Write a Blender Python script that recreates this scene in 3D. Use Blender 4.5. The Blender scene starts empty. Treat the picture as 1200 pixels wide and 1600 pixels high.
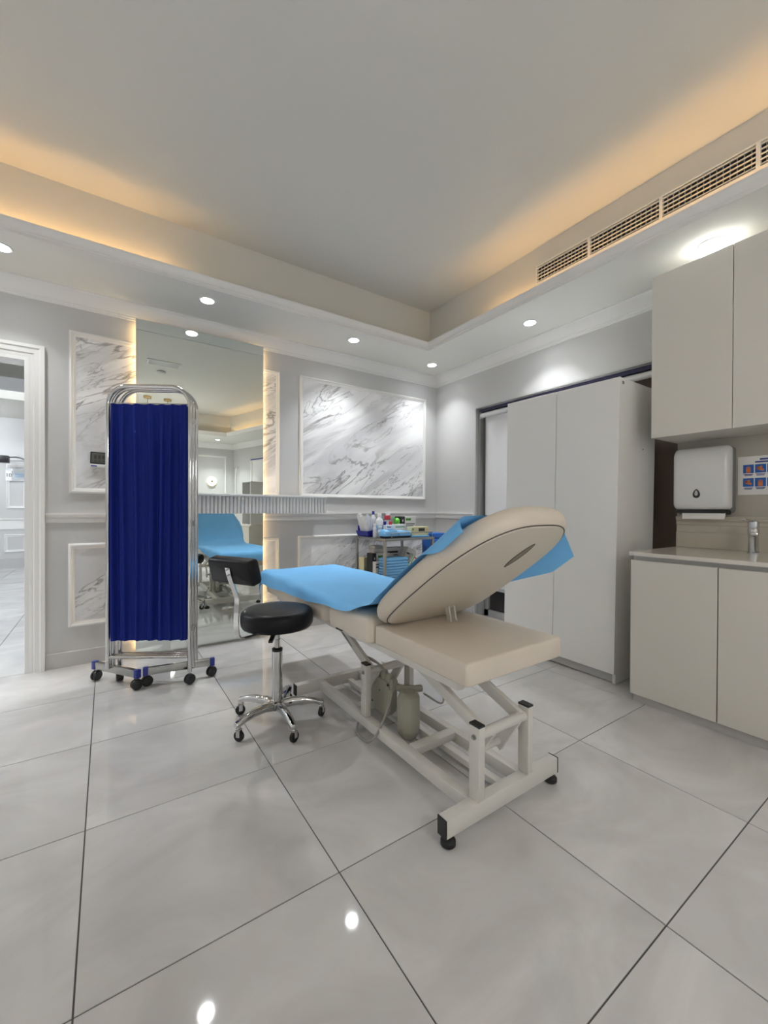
import bpy, bmesh, math, random
from mathutils import Vector, Matrix
random.seed(7)
SC = bpy.context.scene
COL = SC.collection
PI = math.pi
R = math.radians

# ------------------------------------------------------------------ camera
cam = bpy.data.cameras.new('camera')
cam.sensor_fit = 'HORIZONTAL'
cam.sensor_width = 36.0
cam.lens = 643.4 / 1200 * 36.0
cam.clip_start = 0.02
camo = bpy.data.objects.new('camera', cam)
COL.objects.link(camo)
_yaw, _pitch, _roll = 0.5925, -0.0061, 0.0041
_f = Vector((math.sin(_yaw) * math.cos(_pitch), math.cos(_yaw) * math.cos(_pitch), math.sin(_pitch)))
_r = Vector((math.cos(_yaw), -math.sin(_yaw), 0))
_u = _r.cross(_f)
_rr = _r * math.cos(_roll) + _u * math.sin(_roll)
_uu = -_r * math.sin(_roll) + _u * math.cos(_roll)
camo.matrix_world = Matrix(((_rr.x, _uu.x, -_f.x, 0), (_rr.y, _uu.y, -_f.y, 0), (_rr.z, _uu.z, -_f.z, 1.04), (0, 0, 0, 1)))
SC.camera = camo

# ------------------------------------------------------------------ world, exposure
wd = bpy.data.worlds.new('world')
SC.world = wd
wd.use_nodes = True
wd.node_tree.nodes['Background'].inputs[0].default_value = (0.5, 0.55, 0.6, 1)
wd.node_tree.nodes['Background'].inputs[1].default_value = 0.05
SC.view_settings.view_transform = 'Standard'
SC.view_settings.look = 'None'
SC.view_settings.gamma = 1.0
SC.view_settings.use_curve_mapping = False
SC.view_settings.exposure = 0.14
SC.cycles.max_bounces = 14
SC.cycles.diffuse_bounces = 8
SC.cycles.glossy_bounces = 6
SC.cycles.caustics_reflective = False
SC.cycles.caustics_refractive = False
DOWN_W = 10.6          # watts of one recessed downlight
STRIP_E = 19.0         # emission of the warm cove strips
PEND_W = 20.0          # watts of one pendant globe behind the camera
MIRROR_E = 16.0        # emission of the strips behind the mirror

# ------------------------------------------------------------------ materials
MATS = {}
def mat(name, col, rough=0.5, metal=0.0, bump=0.0, bscale=200.0, var=0.0, vscale=6.0, emit=None, estr=0.0,
        trans=0.0, coat=0.0, alpha=1.0, spec=0.5, sheen=0.0):
    m = bpy.data.materials.new(name)
    m.use_nodes = True
    nt = m.node_tree
    b = nt.nodes['Principled BSDF']
    b.inputs['Base Color'].default_value = (*col, 1)
    b.inputs['Roughness'].default_value = rough
    b.inputs['Metallic'].default_value = metal
    b.inputs['Transmission Weight'].default_value = trans
    b.inputs['Coat Weight'].default_value = coat
    b.inputs['Alpha'].default_value = alpha
    b.inputs['Specular IOR Level'].default_value = spec
    b.inputs['Sheen Weight'].default_value = sheen
    if emit:
        b.inputs['Emission Color'].default_value = (*emit, 1)
        b.inputs['Emission Strength'].default_value = estr
    tc = nt.nodes.new('ShaderNodeTexCoord')
    if var > 0:
        n = nt.nodes.new('ShaderNodeTexNoise')
        n.inputs['Scale'].default_value = vscale
        n.inputs['Detail'].default_value = 5
        nt.links.new(tc.outputs['Object'], n.inputs['Vector'])
        mx = nt.nodes.new('ShaderNodeMix')
        mx.data_type = 'RGBA'
        mx.inputs[6].default_value = (*[c * (1 - var) for c in col], 1)
        mx.inputs[7].default_value = (*[min(1, c * (1 + var)) for c in col], 1)
        nt.links.new(n.outputs['Fac'], mx.inputs[0])
        nt.links.new(mx.outputs[2], b.inputs['Base Color'])
    if bump > 0:
        n2 = nt.nodes.new('ShaderNodeTexNoise')
        n2.inputs['Scale'].default_value = bscale
        n2.inputs['Detail'].default_value = 3
        nt.links.new(tc.outputs['Object'], n2.inputs['Vector'])
        bp = nt.nodes.new('ShaderNodeBump')
        bp.inputs['Strength'].default_value = bump
        bp.inputs['Distance'].default_value = 0.01
        nt.links.new(n2.outputs['Fac'], bp.inputs['Height'])
        nt.links.new(bp.outputs['Normal'], b.inputs['Normal'])
    MATS[name] = m
    return m

def ramp(nt, stops):
    r = nt.nodes.new('ShaderNodeValToRGB')
    e = r.color_ramp.elements
    while len(e) < len(stops):
        e.new(0.5)
    for k, (p, c) in enumerate(stops):
        e[k].position = p
        e[k].color = (*c, 1)
    return r

def marble_mat():
    m = bpy.data.materials.new('marble')
    m.use_nodes = True
    nt = m.node_tree
    b = nt.nodes['Principled BSDF']
    b.inputs['Roughness'].default_value = 0.22
    L = nt.links.new
    tc = nt.nodes.new('ShaderNodeTexCoord')
    mp = nt.nodes.new('ShaderNodeMapping')
    mp.vector_type = 'TEXTURE'
    mp.inputs['Rotation'].default_value = (0, R(-34), 0)
    mp.inputs['Scale'].default_value = (2.6, 1, 0.62)
    L(tc.outputs['Object'], mp.inputs['Vector'])
    # soft clouding
    n0 = nt.nodes.new('ShaderNodeTexNoise')
    n0.inputs['Scale'].default_value = 2.4
    n0.inputs['Detail'].default_value = 7
    n0.inputs['Distortion'].default_value = 0.7
    L(mp.outputs[0], n0.inputs['Vector'])
    r0 = ramp(nt, [(0.36, (0.60, 0.605, 0.62)), (0.62, (0.86, 0.86, 0.865))])
    L(n0.outputs['Fac'], r0.inputs[0])
    # thin veins = places where a noise crosses its middle
    def vein(scale, width, dist, off):
        mp2 = nt.nodes.new('ShaderNodeMapping')
        mp2.inputs['Location'].default_value = off
        L(mp.outputs[0], mp2.inputs['Vector'])
        n = nt.nodes.new('ShaderNodeTexNoise')
        n.inputs['Scale'].default_value = scale
        n.inputs['Detail'].default_value = 6
        n.inputs['Roughness'].default_value = 0.55
        n.inputs['Distortion'].default_value = dist
        L(mp2.outputs[0], n.inputs['Vector'])
        s = nt.nodes.new('ShaderNodeMath'); s.operation = 'SUBTRACT'; s.inputs[1].default_value = 0.5
        L(n.outputs['Fac'], s.inputs[0])
        a = nt.nodes.new('ShaderNodeMath'); a.operation = 'ABSOLUTE'
        L(s.outputs[0], a.inputs[0])
        r = ramp(nt, [(0.0, (1, 1, 1)), (width, (0, 0, 0))])
        L(a.outputs[0], r.inputs[0])
        nm = nt.nodes.new('ShaderNodeTexNoise')
        nm.inputs['Scale'].default_value = 2.7
        L(mp2.outputs[0], nm.inputs['Vector'])
        rm = ramp(nt, [(0.48, (0, 0, 0)), (0.63, (1, 1, 1))])
        L(nm.outputs['Fac'], rm.inputs[0])
        mu = nt.nodes.new('ShaderNodeMath'); mu.operation = 'MULTIPLY'
        L(r.outputs[0], mu.inputs[0]); L(rm.outputs[0], mu.inputs[1])
        return mu.outputs[0]
    col = r0.outputs[0]
    for sc, w, d, off, c in ((2.2, 0.020, 0.9, (3.1, 0, 7.7), (0.24, 0.225, 0.22)), (4.6, 0.016, 1.1, (11, 2, 1.4), (0.34, 0.33, 0.33)), (3.3, 0.020, 0.7, (27, 5, 4.1), (0.30, 0.29, 0.285)),
                             (1.6, 0.05, 0.8, (5.3, 1, 19), (0.55, 0.55, 0.56))):
        v = vein(sc, w, d, off)
        mx = nt.nodes.new('ShaderNodeMix'); mx.data_type = 'RGBA'
        mx.inputs[7].default_value = (*c, 1)
        L(v, mx.inputs[0]); L(col, mx.inputs[6])
        col = mx.outputs[2]
    L(col, b.inputs['Base Color'])
    MATS['marble'] = m

def tile_mat():
    m = bpy.data.materials.new('floor_tile')
    m.use_nodes = True
    nt = m.node_tree
    L = nt.links.new
    b = nt.nodes['Principled BSDF']
    b.inputs['Roughness'].default_value = 0.045
    b.inputs['Specular IOR Level'].default_value = 0.5
    tc = nt.nodes.new('ShaderNodeTexCoord')
    oi = nt.nodes.new('ShaderNodeObjectInfo')
    mu = nt.nodes.new('ShaderNodeVectorMath'); mu.operation = 'SCALE'
    cx = nt.nodes.new('ShaderNodeCombineXYZ')
    cx.inputs[0].default_value = 1.0; cx.inputs[1].default_value = 0.7; cx.inputs[2].default_value = 1.3
    L(cx.outputs[0], mu.inputs[0])
    m60 = nt.nodes.new('ShaderNodeMath'); m60.operation = 'MULTIPLY'; m60.inputs[1].default_value = 60
    L(oi.outputs['Random'], m60.inputs[0]); L(m60.outputs[0], mu.inputs['Scale'])
    ad = nt.nodes.new('ShaderNodeVectorMath')
    L(tc.outputs['Object'], ad.inputs[0]); L(mu.outputs[0], ad.inputs[1])
    mp = nt.nodes.new('ShaderNodeMapping')
    mp.inputs['Rotation'].default_value = (0, 0, R(28))
    mp.inputs['Scale'].default_value = (1.0, 1.5, 1)
    L(ad.outputs[0], mp.inputs['Vector'])
    n = nt.nodes.new('ShaderNodeTexNoise')
    n.inputs['Scale'].default_value = 2.0
    n.inputs['Detail'].default_value = 7
    n.inputs['Roughness'].default_value = 0.55
    n.inputs['Distortion'].default_value = 1.2
    L(mp.outputs[0], n.inputs['Vector'])
    r = ramp(nt, [(0.32, (0.50, 0.492, 0.485)), (0.5, (0.56, 0.552, 0.545)), (0.68, (0.635, 0.628, 0.622))])
    L(n.outputs['Fac'], r.inputs[0])
    L(r.outputs[0], b.inputs['Base Color'])
    MATS['floor_tile'] = m

marble_mat(); tile_mat()
mat('wall_paint', (0.54, 0.54, 0.535), 0.6, bump=0.02, bscale=120)
mat('ceiling_paint', (0.63, 0.62, 0.575), 0.8, bump=0.03, bscale=150)
mat('soffit_paint', (0.74, 0.735, 0.69), 0.8, bump=0.03, bscale=150)
mat('trim_paint', (0.74, 0.735, 0.72), 0.38)
mat('grout', (0.10, 0.095, 0.09), 0.8)
mat('base_tile', (0.50, 0.495, 0.49), 0.15)
mat('mirror', (0.83, 0.87, 0.83), 0.0, metal=1.0)
mat('mirror_edge', (0.25, 0.30, 0.27), 0.2)
mat('laminate', (0.66, 0.64, 0.59), 0.33, var=0.012, vscale=3)
mat('laminate_grey', (0.80, 0.80, 0.785), 0.33, var=0.012, vscale=3)
mat('laminate_edge', (0.60, 0.56, 0.50), 0.5)
mat('gap_dark', (0.05, 0.045, 0.04), 0.8)
mat('quartz', (0.66, 0.63, 0.58), 0.12, var=0.03, vscale=60)
mat('channel', (0.50, 0.50, 0.49), 0.35)
mat('wall_dim_tone', (0.44, 0.415, 0.36), 0.55, bump=0.02, bscale=120)  # grey wall with the dim warm light put into its colour
mat('beige_tile', (0.53, 0.485, 0.41), 0.3, var=0.05, vscale=30)
mat('dark_brown', (0.17, 0.125, 0.098), 0.55, var=0.1, vscale=9)
mat('chrome', (0.60, 0.60, 0.60), 0.07, metal=1.0)
mat('steel', (0.40, 0.40, 0.39), 0.28, metal=1.0)
mat('brass', (0.55, 0.40, 0.20), 0.3, metal=1.0)
mat('vinyl_black', (0.008, 0.008, 0.010), 0.36, bump=0.05, bscale=260, spec=0.22)
mat('rubber', (0.009, 0.009, 0.009), 0.6)
mat('plastic_black', (0.012, 0.012, 0.013), 0.4)
mat('vinyl_cream', (0.67, 0.60, 0.515), 0.42, bump=0.12, bscale=55, var=0.03, vscale=5)
mat('vinyl_panel', (0.64, 0.59, 0.51), 0.5, bump=0.08, bscale=70)
mat('seam', (0.10, 0.085, 0.07), 0.8)
mat('slot_cloth', (0.22, 0.19, 0.155), 0.9)
mat('powder_white', (0.63, 0.615, 0.58), 0.4, var=0.03, vscale=20)
mat('actuator_grey', (0.36, 0.355, 0.29), 0.55, var=0.05, vscale=20)
mat('cable_grey', (0.30, 0.29, 0.27), 0.5)
mat('drape_blue', (0.19, 0.53, 0.96), 0.75, bump=0.10, bscale=45, var=0.07, vscale=7)
mat('pad_blue', (0.19, 0.46, 0.76), 0.8, bump=0.05, bscale=60)
mat('curtain_blue', (0.006, 0.017, 0.19), 0.6, bump=0.04, bscale=500, spec=0.15)
mat('cap_blue', (0.02, 0.035, 0.25), 0.4)
mat('navy_plastic', (0.012, 0.02, 0.30), 0.35)
mat('bin_blue', (0.02, 0.13, 0.48), 0.4)
mat('white_plastic', (0.72, 0.72, 0.715), 0.22)
mat('paper', (0.78, 0.77, 0.75), 0.8)
mat('card_white', (0.70, 0.695, 0.67), 0.6)
mat('card_cream', (0.62, 0.58, 0.36), 0.6)
mat('card_black', (0.015, 0.017, 0.02), 0.5)
mat('print_green', (0.06, 0.24, 0.05), 0.5)
mat('print_red', (0.42, 0.03, 0.05), 0.5)
mat('print_dark', (0.04, 0.04, 0.045), 0.6)
mat('print_blue', (0.015, 0.11, 0.42), 0.6)
mat('print_navy', (0.03, 0.05, 0.25), 0.6)
mat('print_orange', (0.62, 0.19, 0.06), 0.6)
mat('lime', (0.12, 0.52, 0.05), 0.35)
mat('bottle_white', (0.70, 0.71, 0.74), 0.3)
mat('label_blue', (0.20, 0.42, 0.68), 0.5)
mat('film', (0.82, 0.84, 0.87), 0.15, alpha=0.6)
mat('lcd', (0.115, 0.12, 0.10), 0.25)
mat('dark_window', (0.045, 0.04, 0.038), 0.15)
mat('blind_white', (0.74, 0.74, 0.75), 0.7)
mat('rail_navy', (0.03, 0.03, 0.075), 0.4)
mat('alu', (0.50, 0.50, 0.49), 0.4, metal=0.3)
mat('duct_dark', (0.02, 0.018, 0.016), 0.9)
mat('grey_box', (0.22, 0.22, 0.22), 0.5)
mat('fin_grey', (0.38, 0.36, 0.33), 0.6)
mat('foot_steel', (0.42, 0.42, 0.40), 0.22, metal=1.0)
mat('glass', (0.9, 0.95, 0.95), 0.02, trans=1.0)
mat('acrylic', (0.75, 0.78, 0.80), 0.1, alpha=0.55)
mat('lamp_white', (1, 1, 1), 0.5, emit=(0.93, 0.96, 1.0), estr=12.0)
mat('lamp_globe', (1, 1, 1), 0.5, emit=(1.0, 0.95, 0.86), estr=1.5, alpha=0.5)
mat('sconce_glow', (1, 1, 1), 0.5, emit=(1.0, 0.84, 0.55), estr=1.6)
mat('led_warm', (1, 0.8, 0.5), 0.5, emit=(1.0, 0.60, 0.24), estr=STRIP_E)
mat('led_mirror', (1, 0.8, 0.5), 0.5, emit=(1.0, 0.66, 0.30), estr=MIRROR_E)

# ------------------------------------------------------------------ mesh helpers
class MB:
    def __init__(s):
        s.v = []; s.f = []; s.mi = []
    def add(s, vs, fs, k=0):
        o = len(s.v)
        s.v += [tuple(v) for v in vs]
        s.f += [tuple(i + o for i in f) for f in fs]
        s.mi += [k] * len(fs)
        return s
    def box(s, a, b, k=0):
        x0, y0, z0 = a; x1, y1, z1 = b
        x0, x1 = min(x0, x1), max(x0, x1); y0, y1 = min(y0, y1), max(y0, y1); z0, z1 = min(z0, z1), max(z0, z1)
        vs = [(x0, y0, z0), (x1, y0, z0), (x1, y1, z0), (x0, y1, z0), (x0, y0, z1), (x1, y0, z1), (x1, y1, z1), (x0, y1, z1)]
        return s.add(vs, [(3, 2, 1, 0), (4, 5, 6, 7), (0, 1, 5, 4), (1, 2, 6, 5), (2, 3, 7, 6), (3, 0, 4, 7)], k)
    def obox(s, c, size, m, k=0):
        h = [q / 2 for q in size]
        vs = []
        for dz in (-1, 1):
            for dx, dy in ((-1, -1), (1, -1), (1, 1), (-1, 1)):
                vs.append(Vector(c) + m @ Vector((dx * h[0], dy * h[1], dz * h[2])))
        return s.add(vs, [(3, 2, 1, 0), (4, 5, 6, 7), (0, 1, 5, 4), (1, 2, 6, 5), (2, 3, 7, 6), (3, 0, 4, 7)], k)
    def bar(s, p, q, w, h, up=(0, 0, 1), k=0):
        p = Vector(p); q = Vector(q); d = (q - p)
        z = d.normalized(); x = Vector(up).cross(z)
        if x.length < 1e-4:
            x = Vector((1, 0, 0))
        x.normalize(); y = z.cross(x)
        m = Matrix((x, y, z)).transposed()
        return s.obox((p + q) / 2, (w, h, d.length), m, k)
    def tube(s, pts, r, n=10, closed=False, caps=True, k=0):
        P = [Vector(p) for p in pts]
        N = len(P)
        rs = r if isinstance(r, (list, tuple)) else [r] * N
        base = len(s.v)
        T = []
        for i in range(N):
            if closed:
                t = P[(i + 1) % N] - P[i - 1]
            else:
                t = P[min(i + 1, N - 1)] - P[max(i - 1, 0)]
            T.append(t.normalized())
        ref = Vector((0, 0, 1)) if abs(T[0].z) < 0.9 else Vector((1, 0, 0))
        u = T[0].cross(ref).normalized()
        vs = []
        for i in range(N):
            if i:
                u = (u - T[i] * u.dot(T[i]))
                u.normalize()
            w = T[i].cross(u)
            for j in range(n):
                a = 2 * PI * j / n
                vs.append(P[i] + (u * math.cos(a) + w * math.sin(a)) * rs[i])
        fs = []
        for i in range(N if closed else N - 1):
            i2 = (i + 1) % N
            for j in range(n):
                j2 = (j + 1) % n
                fs.append((i * n + j, i * n + j2, i2 * n + j2, i2 * n + j))
        if caps and not closed:
            fs.append(tuple(range(n - 1, -1, -1)))
            fs.append(tuple((N - 1) * n + j for j in range(n)))
        return s.add(vs, fs, k)
    def lathe(s, prof, c=(0, 0, 0), n=24, m=None, k=0):
        # prof: (radius, height) from bottom to top, axis local z
        m = m or Matrix.Identity(3)
        vs = []; fs = []
        for r, h in prof:
            for j in range(n):
                a = 2 * PI * j / n
                vs.append(Vector(c) + m @ Vector((max(r, 1e-5) * math.cos(a), max(r, 1e-5) * math.sin(a), h)))
        for i in range(len(prof) - 1):
            for j in range(n):
                j2 = (j + 1) % n
                fs.append((i * n + j, i * n + j2, (i + 1) * n + j2, (i + 1) * n + j))
        fs.append(tuple(range(n - 1, -1, -1)))
        fs.append(tuple((len(prof) - 1) * n + j for j in range(n)))
        return s.add(vs, fs, k)
    def loft(s, loops, cap=True, k=0):
        n = len(loops[0]); vs = [p for l in loops for p in l]; fs = []
        for i in range(len(loops) - 1):
            for j in range(n):
                j2 = (j + 1) % n
                fs.append((i * n + j, i * n + j2, (i + 1) * n + j2, (i + 1) * n + j))
        if cap:
            fs.append(tuple(range(n - 1, -1, -1)))
            fs.append(tuple((len(loops) - 1) * n + j for j in range(n)))
        return s.add(vs, fs, k)
    def grid(s, fn, nu, nv, k=0):
        vs = [fn(i / nu, j / nv) for i in range(nu + 1) for j in range(nv + 1)]
        fs = [(i * (nv + 1) + j, (i + 1) * (nv + 1) + j, (i + 1) * (nv + 1) + j + 1, i * (nv + 1) + j + 1) for i in range(nu) for j in range(nv)]
        return s.add(vs, fs, k)
    def sweep(s, path, prof, closed=False, prof_closed=True, k=0):
        # path: xy points, interior on the left; prof: (d towards interior, z)
        N = len(path); P = [Vector((p[0], p[1])) for p in path]
        offs = []
        for i in range(N):
            def nrm(a, b):
                d = (b - a).normalized(); return Vector((-d.y, d.x))
            if closed or 0 < i < N - 1:
                n1 = nrm(P[i - 1], P[i]); n2 = nrm(P[i], P[(i + 1) % N])
                b = n1 + n2
                offs.append(b / (1 + n1.dot(n2)))
            elif i == 0:
                offs.append(nrm(P[0], P[1]))
            else:
                offs.append(nrm(P[-2], P[-1]))
        vs = []; fs = []; M = len(prof)
        for i in range(N):
            for d, z in prof:
                q = P[i] + offs[i] * d
                vs.append((q.x, q.y, z))
        for i in range(N if closed else N - 1):
            i2 = (i + 1) % N
            for j in range(M if prof_closed else M - 1):
                j2 = (j + 1) % M
                fs.append((i * M + j, i2 * M + j, i2 * M + j2, i * M + j2))
        if not closed and prof_closed:
            fs.append(tuple(range(M))); fs.append(tuple((N - 1) * M + j for j in range(M - 1, -1, -1)))
        return s.add(vs, fs, k)
    def mesh(s, name, mats, bevel=0.0, seg=2, smooth=None, sub=0):
        me = bpy.data.meshes.new(name)
        me.from_pydata(s.v, [], s.f)
        for m in (mats if isinstance(mats, (list, tuple)) else [mats]):
            me.materials.append(MATS[m])
        for p, k in zip(me.polygons, s.mi):
            p.material_index = k
        bm = bmesh.new(); bm.from_mesh(me)
        bmesh.ops.recalc_face_normals(bm, faces=bm.faces)
        if bevel > 0:
            es = [e for e in bm.edges if len(e.link_faces) == 2 and e.calc_face_angle(0) > 0.5]
            bmesh.ops.bevel(bm, geom=es, offset=bevel, segments=seg, profile=0.5, affect='EDGES', clamp_overlap=True)
        bm.to_mesh(me); bm.free()
        if smooth is None:
            smooth = bevel > 0
        if smooth:
            for p in me.polygons:
                p.use_smooth = True
            me.set_sharp_from_angle(angle=R(smooth if smooth is not True else 42))
        return me
    def build(s, name, mats, parent=None, world=False, **kw):
        if world and parent is not None:
            im = parent_matrix(parent).inverted()
            s.v = [tuple(im @ Vector(v)) for v in s.v]
        o = bpy.data.objects.new(name, s.mesh(name, mats, **kw))
        COL.objects.link(o)
        if parent is not None:
            o.parent = parent
        return o

def parent_matrix(o):
    m = Matrix.Translation(o.location) @ o.rotation_euler.to_matrix().to_4x4()
    return parent_matrix(o.parent) @ m if o.parent else m
def tag(o, label, cat, group=None):
    o['label'] = label; o['category'] = cat
    if group:
        o['group'] = group
    return o
def struct(o, label=None, cat=None):
    o['kind'] = 'structure'
    if label:
        o['label'] = label
    if cat:
        o['category'] = cat
    return o
def thing(name, label, cat, loc=(0, 0, 0), rot=(0, 0, 0), group=None):
    o = bpy.data.objects.new(name, None)
    o.empty_display_size = 0.1
    COL.objects.link(o)
    o.location = loc; o.rotation_euler = rot
    return tag(o, label, cat, group)
def rotz(a):
    return Matrix.Rotation(a, 3, 'Z')
def arc(c, r, a0, a1, n, plane='xz', const=0.0):
    out = []
    for i in range(n + 1):
        a = a0 + (a1 - a0) * i / n
        p, q = c[0] + r * math.cos(a), c[1] + r * math.sin(a)
        out.append((p, const, q) if plane == 'xz' else (p, q, const))
    return out
def smoothpath(pts, n=6):
    P = [Vector(p) for p in pts]
    P = [P[0] * 2 - P[1]] + P + [P[-1] * 2 - P[-2]]
    out = []
    for i in range(1, len(P) - 2):
        for k in range(n):
            t = k / n
            a, b, c, d = P[i - 1], P[i], P[i + 1], P[i + 2]
            out.append(0.5 * ((2 * b) + (c - a) * t + (2 * a - 5 * b + 4 * c - d) * t * t + (3 * b - a - 3 * c + d) * t ** 3))
    out.append(P[-2])
    return out

# ================================================================== THE SETTING
W1, W2, WL, WF = 3.40, 2.966, -3.2, -2.85     # mirror wall, cabinet wall, left wall, wall behind the camera
SOF, CEI = 2.47, 2.875
CH0, CH1 = (2.36, WF), (W2, -0.60)            # slanted corner behind the camera
ROOM = [CH1, (W2, W1), (WL, W1), (WL, WF), CH0]
TRAY = [(2.40, -0.23), (2.40, 2.86), (-2.6, 2.86), (-2.6, -1.80), (1.97, -1.80)]

# ---- floor: recessed grout bed and single tiles
fl = MB().box((WL - 0.1, WF - 0.1, -0.06), (W2 + 0.3, 9.7, -0.003)).build('floor', 'grout')
struct(fl, 'grey polished porcelain tile floor with dark joints', 'floor')
TX0, TY0, SX, SY, GAP = -0.0578, 2.8115, 0.6109, 0.5894, 0.0036
def tile_mesh(w, d):
    m = MB().box((-w / 2, -d / 2, -0.02), (w / 2, d / 2, 0))
    return m.mesh('floor_tile', 'floor_tile', bevel=0.0008, seg=1, smooth=False)
full_tile = tile_mesh(SX - GAP, SY - GAP)
cuts = {}
def lay(x0, x1, y0, y1):
    i = math.floor((x0 - TX0) / SX)
    while TX0 + i * SX < x1 - 1e-3:
        a, b = max(x0, TX0 + i * SX), min(x1, TX0 + (i + 1) * SX)
        j = math.floor((y0 - TY0) / SY)
        while TY0 + j * SY < y1 - 1e-3:
            c, d = max(y0, TY0 + j * SY), min(y1, TY0 + (j + 1) * SY)
            if b - a > 0.02 and d - c > 0.02:
                key = (round(b - a, 3), round(d - c, 3))
                if abs(key[0] - SX) < 2e-3 and abs(key[1] - SY) < 2e-3:
                    me = full_tile
                else:
                    if key not in cuts:
                        cuts[key] = tile_mesh(b - a - GAP, d - c - GAP)
                    me = cuts[key]
                o = bpy.data.objects.new('floor_tile', me)
                COL.objects.link(o)
                o.parent = fl
                o.location = ((a + b) / 2, (c + d) / 2, 0)
            j += 1
        i += 1
lay(WL, W2 + 0.2, WF, W1 + 0.001)
lay(-3.0, 0.5, W1 + 0.001, 9.6)

# ---- mirror wall with the doorway
DX0, DX1, DZ = -1.36, -0.405, 1.985
wb = MB()
wb.box((WL - 0.1, W1, 0), (DX0, W1 + 0.12, CEI + 0.1))
wb.box((DX1, W1, 0), (W2 + 0.3, W1 + 0.12, CEI + 0.1))
wb.box((DX0, W1, DZ), (DX1, W1 + 0.12, CEI + 0.1))
wall_back = wb.build('wall_back', 'wall_paint')
struct(wall_back, 'light grey wall with marble panels, mirror and doorway', 'wall')

def panel_frame(parent, x0, x1, z0, z1, w=0.036, name='panel_moulding', y=W1, s=-1):
    # picture-frame moulding around a panel on a wall that faces -y (s=-1) or +y (s=1)
    prof = [(0.0, 0.0), (0.0, 0.010), (0.006, 0.017), (0.013, 0.019), (0.018, 0.013), (0.024, 0.013), (0.029, 0.008), (w, 0.006), (w, 0.0)]
    pts = [(x0, z0), (x1, z0), (x1, z1), (x0, z1)]
    m = MB().sweep(pts, prof, closed=True, prof_closed=False)
    m.v = [(vx, y + s * vz, vy) for vx, vy, vz in m.v]
    return m.build(name, 'trim_paint', parent, smooth=35)
def marble_panel(parent, x0, x1, z0, z1, w=0.034):
    MB().box((x0 + w, W1 - 0.004, z0 + w), (x1 - w, W1 + 0.0, z1 - w)).build('marble_panel', 'marble', parent)
for x0, x1, z0, z1 in ((-0.205, 1.218, 1.140, 2.207), (1.392, 2.816, 1.142, 2.207), (-0.210, 1.216, 0.257, 0.806), (1.381, 2.816, 0.257, 0.806)):
    panel_frame(wall_back, x0, x1, z0, z1)
    marble_panel(wall_back, x0, x1, z0, z1)

# ---- right wall with the deep window recess behind the wardrobe
RY0, RY1, RZ, RX = 1.115, 2.83, 2.03, 3.16
wr = MB()
wr.box((W2, RY1, 0), (W2 + 0.3, W1 + 0.1, CEI + 0.1))
wr.box((W2, RY0, RZ), (W2 + 0.3, RY1, CEI + 0.1))
wr.box((W2, CH1[1] - 0.4, 0), (W2 + 0.3, RY0, CEI + 0.1))
wr.box((RX, RY0, 0), (W2 + 0.3, RY1, RZ))
wall_right = wr.build('wall_right', 'wall_paint')
struct(wall_right, 'light grey wall behind the wardrobe and basin', 'wall')
wl = MB().box((WL - 0.1, WF - 0.1, 0), (WL, W1 + 0.1, CEI + 0.1)).build('wall_left', 'wall_paint'); struct(wl)
wf = MB().box((WL - 0.1, WF - 0.1, 0), (CH0[0] + 0.3, WF, CEI + 0.1)).build('wall_front', 'wall_paint')
struct(wf, 'panelled grey wall seen in the mirror', 'wall')
for x0, x1 in ((1.58, 2.20), (0.7, 1.4), (-0.6, 0.5), (-1.9, -0.8)):
    panel_frame(wf, x0, x1, 1.14, 2.20, y=WF, s=1)
    panel_frame(wf, x0, x1, 0.257, 0.806, y=WF, s=1)
# slanted wall
d = Vector((CH1[0] - CH0[0], CH1[1] - CH0[1], 0)); dl = d.length; dn = d.normalized(); nn = Vector((dn.y, -dn.x, 0))
SM = Matrix((dn, nn, Vector((0, 0, 1)))).transposed()
wc = MB().obox(Vector(((CH0[0] + CH1[0]) / 2, (CH0[1] + CH1[1]) / 2, 1.49)) + nn * 0.05, (dl + 0.1, 0.1, 2.97), SM).build('wall_corner', 'wall_paint'); struct(wc)

# ---- ceiling: upper plane, dropped soffit, cove
cl = MB().box((WL - 0.1, WF - 0.1, CEI), (W2 + 0.3, W1 + 0.1, CEI + 0.08)).build('ceiling', 'ceiling_paint')
struct(cl, 'smooth grey-white tray ceiling with lit cove', 'ceiling')
sf = MB()
vs = [(x, y, SOF) for x, y in ROOM] + [(x, y, SOF) for x, y in TRAY]
sf.add(vs, [(i, (i + 1) % 5, 5 + (i + 1) % 5, 5 + i) for i in range(5)])
sf.build('soffit', 'soffit_paint', cl)
MB().sweep(TRAY, [(0, SOF), (0, SOF + 0.02), (-0.10, SOF + 0.02), (-0.10, CEI)], closed=True, prof_closed=False).build('cove_wall', 'ceiling_paint', cl)
lip = MB().sweep(TRAY, [(0.0, SOF - 0.004), (0.004, SOF - 0.004), (0.004, SOF + 0.012), (0.009, SOF + 0.017), (0.009, SOF + 0.024), (0.013, SOF + 0.034), (0.021, SOF + 0.052),
                        (0.024, SOF + 0.058), (0.024, SOF + 0.066), (0.018, SOF + 0.070), (-0.012, SOF + 0.070), (-0.012, SOF + 0.0195), (0.0, SOF + 0.0195)], closed=True)
lip = struct(lip.build('trim_1', 'trim_paint', smooth=30), 'moulded lip around the tray ceiling', 'trim')
CROWN = [(0, SOF), (0.050, SOF), (0.050, SOF - 0.010), (0.043, SOF - 0.016), (0.040, SOF - 0.030), (0.030, SOF - 0.052), (0.020, SOF - 0.070), (0.015, SOF - 0.082),
         (0.011, SOF - 0.084), (0.011, SOF - 0.094), (0.006, SOF - 0.098), (0.006, SOF - 0.108), (0, SOF - 0.112)]
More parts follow.
